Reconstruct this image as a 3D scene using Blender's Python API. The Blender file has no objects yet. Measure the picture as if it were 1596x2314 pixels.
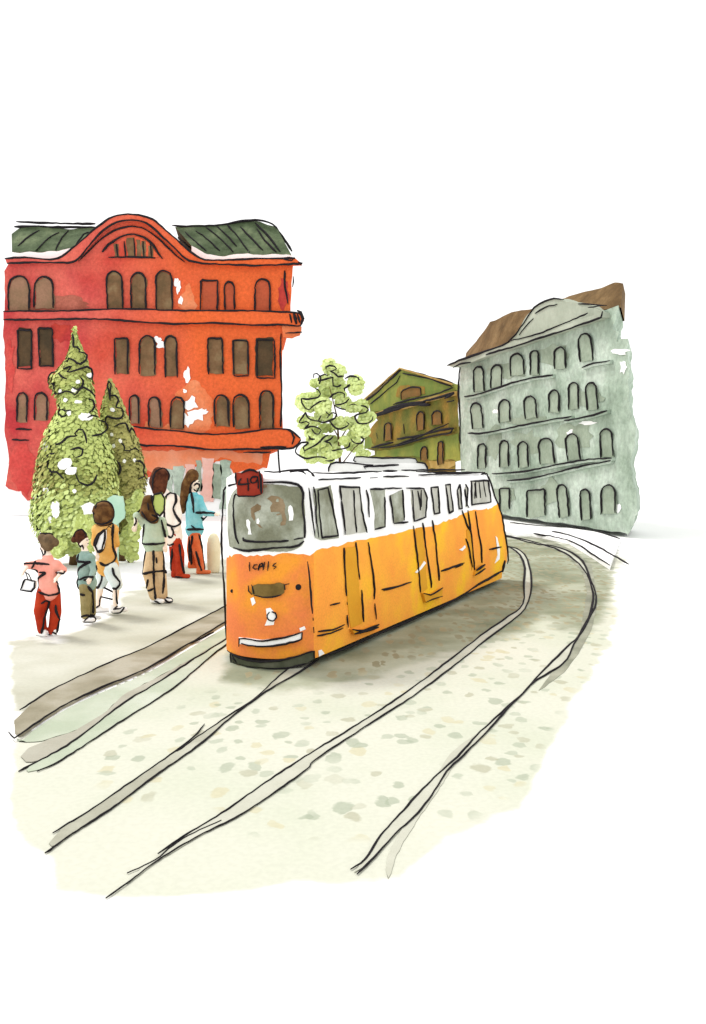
import bpy, math, random
from mathutils import Vector as V, Matrix
from mathutils.bvhtree import BVHTree
R = math.radians
random.seed(7)
sc = bpy.context.scene
COL = sc.collection

# ------------------------------------------------------------------ camera
F, H, CU, HV = 1900.0, 2.4, 798.0, 1064.0      # focal length in picture units (1596 x 2314), eye height, centre column, horizon row
cam = bpy.data.cameras.new('camera'); camo = bpy.data.objects.new('camera', cam); COL.objects.link(camo)
cam.sensor_fit = 'VERTICAL'; cam.sensor_height = 36.0; cam.lens = F / 2314 * 36.0
cam.shift_y = -(1157 - HV) / 2314
cam.clip_start = 0.1; cam.clip_end = 9000
camo.location = (0, 0, H); camo.rotation_euler = (R(90), 0, 0)
sc.camera = camo

# ------------------------------------------------------------------ sky, sun, exposure (bright white overcast)
SUN_EL, SUN_AZ = 57, -55          # azimuth from +Y towards +X: the sun stands to the left and a little behind the tram
w = bpy.data.worlds.new('World'); sc.world = w; w.use_nodes = True
nt = w.node_tree; bg = nt.nodes['Background']
sky = nt.nodes.new('ShaderNodeTexSky'); sky.sky_type = 'NISHITA'; sky.sun_disc = False
sky.sun_elevation = R(SUN_EL); sky.sun_rotation = R(SUN_AZ)
hs = nt.nodes.new('ShaderNodeHueSaturation'); hs.inputs['Saturation'].default_value = 0.15
mixw = nt.nodes.new('ShaderNodeMix'); mixw.data_type = 'RGBA'; mixw.inputs[0].default_value = 0.93
nt.links.new(sky.outputs[0], hs.inputs['Color']); nt.links.new(hs.outputs[0], mixw.inputs[6])
mixw.inputs[7].default_value = (9.3, 9.27, 9.15, 1)    # even cloud deck
nt.links.new(mixw.outputs[2], bg.inputs[0]); bg.inputs[1].default_value = 0.1
sun = bpy.data.lights.new('sun', 'SUN'); sun.energy = 1.45; sun.angle = R(10); sun.color = (1, .97, .92)
suno = bpy.data.objects.new('sun', sun); COL.objects.link(suno)
sd = V((math.sin(R(SUN_AZ)) * math.cos(R(SUN_EL)), math.cos(R(SUN_AZ)) * math.cos(R(SUN_EL)), math.sin(R(SUN_EL))))
suno.rotation_euler = sd.to_track_quat('Z', 'Y').to_euler()
sc.view_settings.view_transform = 'Standard'; sc.view_settings.look = 'None'
sc.view_settings.exposure = 0.52; sc.view_settings.gamma = 1; sc.view_settings.use_curve_mapping = False
KC = 0.86
try:
    sc.cycles.max_bounces = 6; sc.cycles.diffuse_bounces = 3
except Exception: pass

# ------------------------------------------------------------------ helpers: measuring the place
def ray(u, v): return V(((u - CU) / F, 1.0, (HV - v) / F))
EYE = V((0, 0, H))
def G(u, v, z=0.0): return EYE + ray(u, v) * (F * (H - z) / (v - HV))
def at(u, v, y): return EYE + ray(u, v) * y
def plane(p, n):
    p = V(p); n = V(n).normalized()
    def f(u, v, off=0.0):
        d = ray(u, v); t = (p - EYE).dot(n) / d.dot(n)
        return EYE + d * t + n * off
    f.n = n
    return f
def ground(z):
    def f(u, v, off=0.0): return G(u, v, z) + V((0, 0, off))
    f.n = V((0, 0, 1)); return f
def zm(s, u0, v0): return lambda pts: [(u0 + x * s, v0 + y * s) for x, y in pts]
Z1 = zm(.32, 0, 1021.4); Z2 = zm(.44, 478.8, 1021.4); Z3 = zm(.44, 0, 472.4); Z4 = zm(.5, 638.4, 625.6)
Z5 = zm(.5, 0, 1308.7); Z6 = zm(.48, 702.2, 1149.1); Z7 = zm(.2, 38.3, 702.2); Z8 = zm(.18, 638.4, 791.6)
Z9 = zm(.16, 497.9, 1034.2); Z10 = zm(.18, 798.0, 817.1)
def ident(p): return list(p)

# ------------------------------------------------------------------ helpers: materials
def lin(c):
    o = []
    for x in c:
        x /= 255.0
        o.append((x / 12.92 if x <= .04045 else ((x + .055) / 1.055) ** 2.4))
    return o
def col(c, k=None):
    k = KC if k is None else k
    return tuple(min(.93, x * k * .935) for x in lin(c)) + (1,)
MATS = {}
def wash(name, c1, c2, c3=None, scale=1.0, grad=None, gran=.10, k=None, speck=0.0, rough=.92, spec=.12, fine=38.0):
    """painted surface: two or three tints running into one another, fine granulation and a few bare white flecks"""
    m = bpy.data.materials.new(name); m.use_nodes = True; t = m.node_tree; N = t.nodes; L = t.links
    b = N['Principled BSDF']; b.inputs['Roughness'].default_value = rough
    b.inputs['Specular IOR Level'].default_value = spec
    tc = N.new('ShaderNodeTexCoord')
    n1 = N.new('ShaderNodeTexNoise'); n1.inputs['Scale'].default_value = scale; n1.inputs['Detail'].default_value = 3; n1.inputs['Roughness'].default_value = .55
    L.new(tc.outputs['Object'], n1.inputs['Vector'])
    r = N.new('ShaderNodeValToRGB'); L.new(n1.outputs[0], r.inputs[0])
    e = r.color_ramp.elements; e[0].position = .36; e[0].color = col(c1, k); e[1].position = .64; e[1].color = col(c2, k)
    if c3 is not None and grad is None:
        x = e.new(.5); x.color = col(c3, k)
    out = r.outputs[0]
    if grad:
        ax, a, bb, gc = grad
        sx = N.new('ShaderNodeSeparateXYZ'); L.new(tc.outputs['Object'], sx.inputs[0])
        mr = N.new('ShaderNodeMapRange'); mr.inputs['From Min'].default_value = a; mr.inputs['From Max'].default_value = bb
        nn = N.new('ShaderNodeTexNoise'); nn.inputs['Scale'].default_value = scale * .8; nn.inputs['Detail'].default_value = 3
        L.new(tc.outputs['Object'], nn.inputs['Vector'])
        ad = N.new('ShaderNodeMath'); ad.operation = 'MULTIPLY_ADD'; ad.inputs[1].default_value = (bb - a) * .9
        L.new(nn.outputs[0], ad.inputs[0]); L.new(sx.outputs[ax], ad.inputs[2])
        sb = N.new('ShaderNodeMath'); sb.operation = 'SUBTRACT'; sb.inputs[1].default_value = (bb - a) * .45
        L.new(ad.outputs[0], sb.inputs[0]); L.new(sb.outputs[0], mr.inputs['Value'])
        mx = N.new('ShaderNodeMix'); mx.data_type = 'RGBA'
        L.new(mr.outputs[0], mx.inputs[0]); L.new(out, mx.inputs[6]); mx.inputs[7].default_value = col(gc, k)
        out = mx.outputs[2]
    n2 = N.new('ShaderNodeTexNoise'); n2.inputs['Scale'].default_value = fine; n2.inputs['Detail'].default_value = 4; n2.inputs['Roughness'].default_value = .7
    L.new(tc.outputs['Object'], n2.inputs['Vector'])
    m2 = N.new('ShaderNodeMapRange'); m2.inputs['From Min'].default_value = .3; m2.inputs['From Max'].default_value = .7
    m2.inputs['To Min'].default_value = 1 - gran; m2.inputs['To Max'].default_value = 1 + gran
    L.new(n2.outputs[0], m2.inputs['Value'])
    vm = N.new('ShaderNodeVectorMath'); vm.operation = 'SCALE'; L.new(out, vm.inputs[0]); L.new(m2.outputs[0], vm.inputs['Scale'])
    out = vm.outputs[0]
    if speck > 0:
        n3 = N.new('ShaderNodeTexNoise'); n3.inputs['Scale'].default_value = fine * .22; n3.inputs['Detail'].default_value = 2
        L.new(tc.outputs['Object'], n3.inputs['Vector'])
        m3 = N.new('ShaderNodeMapRange'); m3.inputs['From Min'].default_value = .76 - speck; m3.inputs['From Max'].default_value = .79 - speck
        L.new(n3.outputs[0], m3.inputs['Value'])
        mx = N.new('ShaderNodeMix'); mx.data_type = 'RGBA'; L.new(m3.outputs[0], mx.inputs[0]); L.new(out, mx.inputs[6])
        mx.inputs[7].default_value = col((252, 252, 250), k); out = mx.outputs[2]
    L.new(out, b.inputs['Base Color'])
    MATS[name] = m
    return m
INK = wash('ink', (38, 36, 40), (50, 47, 50), scale=6, gran=.2, spec=.05)
PAPER = wash('white_paint', (253, 252, 249), (255, 255, 253), scale=1, gran=.02)
GK = .655
wash('ground_white', (253, 252, 249), (255, 255, 253), scale=.2, gran=.01, k=1.08)
wash('cream_paving', (247, 249, 229), (252, 252, 241), (248, 248, 232), scale=.35, gran=.02, k=.69, fine=14)
wash('beige_pavement', (226, 222, 203), (244, 243, 228), (233, 231, 214), scale=.55, gran=.04, k=.70, fine=16)
wash('worn_setts', (190, 186, 160), (232, 231, 210), (213, 211, 188), scale=.6, gran=.07, k=.72, fine=9)
wash('kerb_brown', (166, 158, 134), (208, 201, 182), (186, 178, 155), scale=1.3, gran=.07, k=.64)
wash('pale_green_strip', (208, 219, 194), (234, 240, 222), (222, 230, 208), scale=1.2, gran=.04, k=.64)
wash('grey_strip', (196, 192, 174), (214, 211, 195), scale=1.2, gran=.05, k=.64)
wash('rail_steel', (196, 195, 176), (226, 226, 208), scale=1.5, gran=.06, k=.64)
wash('rail_pale', (222, 222, 204), (238, 238, 222), scale=1.5, gran=.04, k=.64)
wash('rail_dark', (150, 153, 134), (196, 196, 176), scale=1.2, gran=.08, k=.66)
wash('sett_green', (196, 204, 182), (216, 222, 203), scale=3, gran=.05, k=.70)
wash('sett_ochre', (238, 231, 196), (247, 243, 216), scale=3, gran=.03, k=.70)
wash('sett_tan', (186, 178, 146), (208, 203, 178), scale=3, gran=.06, k=.70)
wash('red_wall', (192, 62, 66), (228, 112, 98), (212, 82, 76), scale=.30, grad=(0, -4.0, 3.5, (236, 108, 58)), gran=.20, fine=6)
wash('stain', (160, 88, 72), (190, 112, 94), scale=.9, gran=.22, fine=9)
wash('crimson', (178, 56, 58), (204, 76, 62), scale=.7, gran=.18, fine=7)
wash('crimson_soft', (206, 72, 68), (220, 92, 84), scale=.7, gran=.18, fine=7)
wash('orange_wall', (238, 124, 76), (242, 152, 108), (238, 134, 88), scale=.5, gran=.14, fine=7)
wash('salmon_wall', (238, 140, 98), (243, 172, 140), scale=.5, gran=.08, fine=7)
wash('pink_wall', (244, 186, 172), (248, 206, 194), scale=.8, gran=.06, fine=7)
wash('pane_brown', (110, 88, 62), (142, 118, 86), (128, 98, 70), scale=1.1, gran=.14, fine=9)
wash('pane_faded', (160, 122, 98), (140, 112, 86), scale=1.1, gran=.14, fine=9)
wash('pane_dark', (74, 62, 46), (96, 76, 54), scale=1.2, gran=.14, fine=9)
wash('pane_red', (196, 92, 62), (176, 86, 58), scale=1.0, gran=.12, fine=9)
wash('roof_green', (72, 86, 60), (116, 128, 96), (92, 106, 78), scale=.7, gran=.24, fine=5)
wash('grey_green_wall', (160, 178, 160), (204, 218, 204), (182, 199, 182), scale=.5, gran=.24, fine=4.5, k=.86)
wash('grey_green_dark', (148, 162, 142), (172, 186, 166), scale=.8, gran=.14, fine=7)
wash('roof_brown', (100, 78, 50), (142, 116, 80), (120, 95, 62), scale=.7, gran=.22, fine=7)
wash('stucco_grey', (170, 178, 160), (196, 203, 186), scale=.5, gran=.08, fine=7)
wash('olive_wall', (96, 102, 44), (146, 116, 50), (118, 110, 48), scale=.32, gran=.22, fine=4)
wash('olive_green', (104, 124, 56), (146, 146, 66), (122, 132, 62), scale=.25, gran=.12, fine=4)
wash('ochre_trim', (186, 158, 96), (160, 128, 60), scale=.5, gran=.1, fine=4)
wash('rust_pane', (134, 96, 50), (112, 88, 46), scale=.6, gran=.1, fine=4)
wash('tram_orange', (249, 160, 66), (255, 198, 44), (252, 174, 64), scale=.9, gran=.12, k=1.02, speck=.0)
wash('nose_orange', (240, 134, 78), (250, 162, 58), (244, 144, 72), scale=1.6, gran=.10, k=.95)
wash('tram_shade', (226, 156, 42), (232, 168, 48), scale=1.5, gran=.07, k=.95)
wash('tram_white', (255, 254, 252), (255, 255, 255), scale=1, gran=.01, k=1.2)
wash('glass_grey', (128, 130, 108), (192, 197, 182), (160, 164, 146), scale=2.6, gran=.16, rough=.6, spec=.2)
wash('glass_pale', (178, 178, 164), (212, 212, 202), (196, 196, 184), scale=2.6, gran=.08, rough=.6, spec=.2)
wash('driver_reflection', (134, 114, 86), (160, 140, 112), scale=4, gran=.1)
wash('sign_red', (150, 52, 38), (176, 66, 48), scale=3, gran=.10)
wash('grille_brown', (112, 92, 50), (140, 116, 66), scale=4, gran=.12)
wash('skirt_dark', (74, 78, 62), (112, 114, 96), (90, 94, 76), scale=2.4, gran=.12)
wash('under_dark', (58, 58, 50), (80, 80, 70), scale=2, gran=.1)
wash('roof_box', (222, 224, 218), (246, 247, 244), scale=1.4, gran=.03)
wash('leaf_olive', (136, 142, 80), (158, 165, 98), (147, 153, 88), scale=.5, gran=.10, k=1.62)
wash('leaf_light', (154, 166, 96), (172, 184, 114), scale=.6, gran=.08, k=1.58)
wash('leaf_dark', (134, 132, 78), (150, 147, 90), scale=.6, gran=.10, k=1.65)
wash('leaf_pale', (176, 190, 124), (192, 204, 142), scale=.7, gran=.06, k=1.52)
wash('leaf_white', (250, 252, 244), (255, 255, 252), scale=.7, gran=.02, k=1.2)
wash('bark', (120, 92, 60), (92, 72, 48), scale=3, gran=.15)
wash('skin', (248, 226, 208), (252, 238, 224), scale=4, gran=.03, k=1.05)
wash('hair_brown', (84, 56, 32), (126, 92, 54), (104, 72, 42), scale=8, gran=.15)
wash('hair_dark', (66, 36, 26), (106, 62, 42), scale=8, gran=.15)
wash('hair_ash', (104, 86, 66), (132, 108, 80), scale=8, gran=.15)
wash('cloth_pink', (242, 150, 134), (248, 178, 162), scale=3, gran=.05, k=1.0)
wash('cloth_red', (168, 48, 26), (200, 70, 40), (184, 58, 32), scale=4, gran=.10)
wash('cloth_teal', (128, 160, 150), (160, 186, 176), scale=4, gran=.08, k=1.0)
wash('cloth_mustard', (220, 160, 76), (234, 184, 110), scale=4, gran=.07, k=1.0)
wash('cloth_iceblue', (212, 228, 228), (236, 244, 242), scale=4, gran=.04, k=1.0)
wash('cloth_sage', (170, 192, 166), (190, 206, 184), scale=4, gran=.07, k=1.0)
wash('cloth_tan', (202, 172, 130), (222, 198, 160), (212, 184, 144), scale=5, gran=.08, k=1.0)
wash('cloth_olive', (142, 132, 88), (166, 156, 112), scale=5, gran=.10, k=1.0)
wash('cloth_cream', (244, 230, 216), (250, 240, 230), scale=4, gran=.03, k=1.0)
wash('cloth_cyan', (106, 192, 204), (150, 212, 220), scale=4, gran=.07, k=1.0)
wash('cloth_coral', (216, 96, 52), (230, 122, 76), scale=4, gran=.08, k=1.0)
wash('cloth_white', (250, 249, 246), (255, 255, 253), scale=3, gran=.02, k=1.15)
wash('lime', (178, 198, 108), (192, 208, 124), scale=4, gran=.06, k=1.0)
wash('board_teal', (164, 206, 182), (186, 218, 198), scale=2, gran=.05, k=1.0)
wash('cream_stone', (232, 220, 184), (240, 231, 202), scale=3, gran=.05, k=1.0)

# ------------------------------------------------------------------ helpers: meshes
class MB:
    def __init__(s): s.v = []; s.f = []; s.m = []; s.sm = []; s.names = []
    def mi(s, name):
        if name not in s.names: s.names.append(name)
        return s.names.index(name)
    def add(s, vs, fs, mat, smooth=False):
        b = len(s.v); k = s.mi(mat)
        s.v += [V(p) for p in vs]
        for f in fs: s.f.append([b + i for i in f]); s.m.append(k); s.sm.append(smooth)
    def patch(s, pts, back, mat):
        """solid plate: front outline pts, pushed by vector 'back'"""
        pts = [V(p) for p in pts]; back = V(back); n = len(pts)
        nn = V((0, 0, 0))
        for i in range(n):
            a, b = pts[i], pts[(i + 1) % n]; nn += a.cross(b)
        if nn.dot(back) > 0: pts = pts[::-1]
        vs = pts + [p + back for p in pts]
        fs = [list(range(n)), list(range(2 * n - 1, n - 1, -1))] + [[(i + 1) % n, i, n + i, n + (i + 1) % n] for i in range(n)]
        s.add(vs, fs, mat)
    def strip(s, A, B, back, mat):
        """solid ribbon between two rows of points"""
        n = len(A); A = [V(p) for p in A]; B = [V(p) for p in B]; back = V(back)
        vs = A + B + [p + back for p in A] + [p + back for p in B]; fs = []
        for i in range(n - 1):
            fs += [[i, i + 1, n + i + 1, n + i], [2 * n + i, 3 * n + i, 3 * n + i + 1, 2 * n + i + 1],
                   [i, 2 * n + i, 2 * n + i + 1, i + 1], [n + i, n + i + 1, 3 * n + i + 1, 3 * n + i]]
        fs += [[0, n, 3 * n, 2 * n], [n - 1, 3 * n - 1, 4 * n - 1, 2 * n - 1]]
        s.add(vs, fs, mat)
    def tube(s, pts, rad, mat='ink', sides=6):
        pts = [V(p) for p in pts]; n = len(pts)
        if n < 2: return
        rr = rad if isinstance(rad, (list, tuple)) else [rad] * n
        vs = []; fs = []; ref = None
        for i in range(n):
            t = (pts[min(i + 1, n - 1)] - pts[max(i - 1, 0)])
            if t.length < 1e-9: t = V((0, 0, 1))
            t.normalize()
            if ref is None:
                ref = t.orthogonal().normalized()
            ref = (ref - t * ref.dot(t))
            if ref.length < 1e-6: ref = t.orthogonal()
            ref.normalize(); q = t.cross(ref)
            for k in range(sides):
                a = 2 * math.pi * k / sides
                vs.append(pts[i] + (ref * math.cos(a) + q * math.sin(a)) * rr[i])
        for i in range(n - 1):
            for k in range(sides):
                k2 = (k + 1) % sides
                fs.append([i * sides + k, i * sides + k2, (i + 1) * sides + k2, (i + 1) * sides + k])
        fs.append(list(range(sides))[::-1]); fs.append([(n - 1) * sides + k for k in range(sides)])
        s.add(vs, fs, mat, True)
    def ball(s, c, r, mat, seg=12, rings=8, smooth=True):
        c = V(c); r = V(r) if not isinstance(r, (int, float)) else V((r, r, r)); vs = [c + V((0, 0, r.z))]; fs = []
        for i in range(1, rings):
            th = math.pi * i / rings
            for k in range(seg):
                a = 2 * math.pi * k / seg
                vs.append(c + V((r.x * math.sin(th) * math.cos(a), r.y * math.sin(th) * math.sin(a), r.z * math.cos(th))))
        vs.append(c - V((0, 0, r.z)))
        for k in range(seg): fs.append([0, 1 + k, 1 + (k + 1) % seg])
        for i in range(rings - 2):
            for k in range(seg):
                a = 1 + i * seg; b = a + seg
                fs.append([a + k, b + k, b + (k + 1) % seg, a + (k + 1) % seg])
        l = len(vs) - 1; a = 1 + (rings - 2) * seg
        for k in range(seg): fs.append([l, a + (k + 1) % seg, a + k])
        s.add(vs, fs, mat, smooth)
    def capsule(s, a, b, ra, rb, mat, seg=10):
        a, b = V(a), V(b); s.ball(a, ra, mat, seg, 7); s.ball(b, rb, mat, seg, 7)
        s.tube([a, (a + b) / 2, b], [ra, (ra + rb) / 2, rb], mat, seg)
    def box(s, c, ex, ey, ez, mat):
        c = V(c); ex, ey, ez = V(ex), V(ey), V(ez)
        vs = [c + ex * i + ey * j + ez * k for i in (-1, 1) for j in (-1, 1) for k in (-1, 1)]
        s.add(vs, [[0, 1, 3, 2], [4, 6, 7, 5], [0, 4, 5, 1], [2, 3, 7, 6], [0, 2, 6, 4], [1, 5, 7, 3]], mat)
    def mesh(s, name, origin=(0, 0, 0)):
        o = V(origin); me = bpy.data.meshes.new(name)
        me.from_pydata([tuple(p - o) for p in s.v], [], s.f)
        for n in s.names: me.materials.append(MATS[n])
        me.polygons.foreach_set('material_index', s.m); me.polygons.foreach_set('use_smooth', s.sm)
        me.update(); return me
    def build(s, name, parent=None, origin=None):
        if parent is not None:
            o = V((0, 0, 0)); q = parent
            while q is not None: o += V(q.location); q = q.parent
        else: o = V(origin) if origin is not None else V((0, 0, 0))
        ob = bpy.data.objects.new(name, s.mesh(name, o)); COL.objects.link(ob)
        if parent is not None: ob.parent = parent
        else: ob.location = o
        return ob
def tag(o, label=None, cat=None, group=None, kind=None):
    if label: o['label'] = label
    if cat: o['category'] = cat
    if group: o['group'] = group
    if kind: o['kind'] = kind
    return o
def thing(name, loc, label, cat, group=None):
    o = bpy.data.objects.new(name, None); o.location = loc; o.empty_display_size = .2; COL.objects.link(o)
    return tag(o, label, cat, group)

# ------------------------------------------------------------------ helpers: lines drawn in black on the things themselves
def smooth(pts, step):
    """Catmull-Rom resampling of 2D or 3D points"""
    pts = [V(p) for p in pts]
    if len(pts) == 2:
        n = max(1, int((pts[1] - pts[0]).length / step)); return [pts[0].lerp(pts[1], i / n) for i in range(n + 1)]
    P = [pts[0] * 2 - pts[1]] + pts + [pts[-1] * 2 - pts[-2]]; out = []
    for i in range(1, len(P) - 2):
        a, b, c, d = P[i - 1:i + 3]; n = max(1, int((c - b).length / step))
        for k in range(n):
            t = k / n
            out.append(.5 * ((2 * b) + (c - a) * t + (2 * a - 5 * b + 4 * c - d) * t * t + (3 * b - a - 3 * c + d) * t ** 3))
    out.append(pts[-1]); return out
def stroke(mb, pts, proj, off=.012, wpx=5.0, step=9, jit=.7, straight=False, mat='ink'):
    """one pen line along the surface 'proj': pts in picture units, width wpx picture units"""
    pts = [V((p[0], p[1])) for p in pts]
    if straight:
        q = []
        for a, b in zip(pts, pts[1:]): q += smooth([a, b], step)[:-1]
        q.append(pts[-1])
    else: q = smooth(pts, step)
    ph = random.uniform(0, 6.28); P3 = []; rr = []
    n = len(q)
    for i, p in enumerate(q):
        x = p.x + random.uniform(-jit, jit); y = p.y + random.uniform(-jit, jit)
        P = proj(x, y, off); P3.append(P)
        e = min(1, .55 + .45 * min(i, n - 1 - i))
        rr.append(max(.004, wpx * .44 * (P - EYE).y / F * e * (1 + .22 * math.sin(ph + i * .55) + random.uniform(-.08, .08))))
    mb.tube(P3, rr, mat)
def on_mesh(vs, fs):
    bvh = BVHTree.FromPolygons(vs, fs)
    def proj(u, v, off=0.0):
        d = ray(u, v).normalized(); h = bvh.ray_cast(EYE, d)
        if h[0] is None:
            ym = sum(p.y for p in vs) / len(vs); h = bvh.find_nearest(at(u, v, ym)); return h[0] - d * off
        return h[0] - d * off
    return proj
def rag(pts, amp=2.0, step=10, closed=True):
    """uneven brush edge along an outline"""
    pts = [V((p[0], p[1])) for p in pts]; out = []; n = len(pts); lo = 0
    for i in range(n if closed else n - 1):
        a, b = pts[i], pts[(i + 1) % n]; k = max(1, int((b - a).length / step)); d = (b - a)
        nr = V((-d.y, d.x)).normalized() if d.length > 1e-6 else V((0, 1))
        for j in range(k):
            lo = lo * .55 + random.uniform(-amp, amp) * .75
            out.append(a.lerp(b, j / k) + nr * lo * (0 if (not closed and i == 0 and j == 0) else 1))
    if not closed: out.append(pts[-1])
    return out
def blobpx(cx, cy, rx, ry, n=11, amp=.22, rot=0):
    o = []
    for i in range(n):
        a = 2 * math.pi * i / n; k = 1 + random.uniform(-amp, amp)
        x, y = rx * k * math.cos(a), ry * k * math.sin(a)
        o.append((cx + x * math.cos(rot) - y * math.sin(rot), cy + x * math.sin(rot) + y * math.cos(rot)))
    return o
def inside(p, poly):
    x, y = p; c = False; n = len(poly)
    for i in range(n):
        x1, y1 = poly[i][0], poly[i][1]; x2, y2 = poly[i - 1][0], poly[i - 1][1]
        if (y1 > y) != (y2 > y) and x < (x2 - x1) * (y - y1) / (y2 - y1) + x1: c = not c
    return c
def interp(tab, x):
    if x <= tab[0][0]: return tab[0][1]
    for (a, b), (c, d) in zip(tab, tab[1:]):
        if x <= c: return b + (d - b) * (x - a) / (c - a)
    return tab[-1][1]

# ================================================================== GROUND
mb = MB()
S = 4000.0
mb.add([(-S, -S, 0), (S, -S, 0), (S, S, 0), (-S, S, 0)], [[0, 1, 2, 3]], 'ground_white')
tag(mb.build('ground'), kind='structure', label='white plaza ground running to the horizon')

# paving: one fine sheet whose colours run into each other with soft uneven edges
def sdist(p, poly):
    best = 1e9; px, py = p
    for i in range(len(poly)):
        ax, ay = poly[i - 1]; bx, by = poly[i]; dx, dy = bx - ax, by - ay
        t = max(0, min(1, ((px - ax) * dx + (py - ay) * dy) / (dx * dx + dy * dy + 1e-9)))
        d = (px - ax - t * dx) ** 2 + (py - ay - t * dy) ** 2
        if d < best: best = d
    best = math.sqrt(best); return best if inside(p, poly) else -best
def soft_sheet(name, zones, z, mat, label, box, step=(9, 7)):
    """zones: {attribute: (outline, feather in picture units)}; the first zone says where the sheet lies"""
    u0, u1, v0, v1 = box; nu = int((u1 - u0) / step[0]) + 1; nv = int((v1 - v0) / step[1]) + 1
    key0 = next(iter(zones)); vals = {k: [] for k in zones}; P = []
    for b in range(nv):
        for a in range(nu):
            u, v = u0 + a * step[0], v0 + b * step[1]; P.append(G(u, v, z))
            for k, (poly, fe) in zones.items(): vals[k].append(max(0, min(1, .5 + sdist((u, v), poly) / (2 * fe))))
    keep = {}; vs = []; fs = []; src = []
    for b in range(nv - 1):
        for a in range(nu - 1):
            q = [b * nu + a, (b + 1) * nu + a, (b + 1) * nu + a + 1, b * nu + a + 1]
            if max(vals[key0][i] for i in q) <= 0: continue
            f = []
            for i in q:
                if i not in keep: keep[i] = len(vs); vs.append(P[i]); src.append(i)
                f.append(keep[i])
            fs.append(f)
    mb = MB(); mb.add(vs, fs, mat); ob = mb.build(name)
    for k in zones:
        at_ = ob.data.attributes.new(k, 'FLOAT', 'POINT'); at_.data.foreach_set('value', [vals[k][i] for i in src])
    return tag(ob, kind='structure', label=label)
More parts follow.
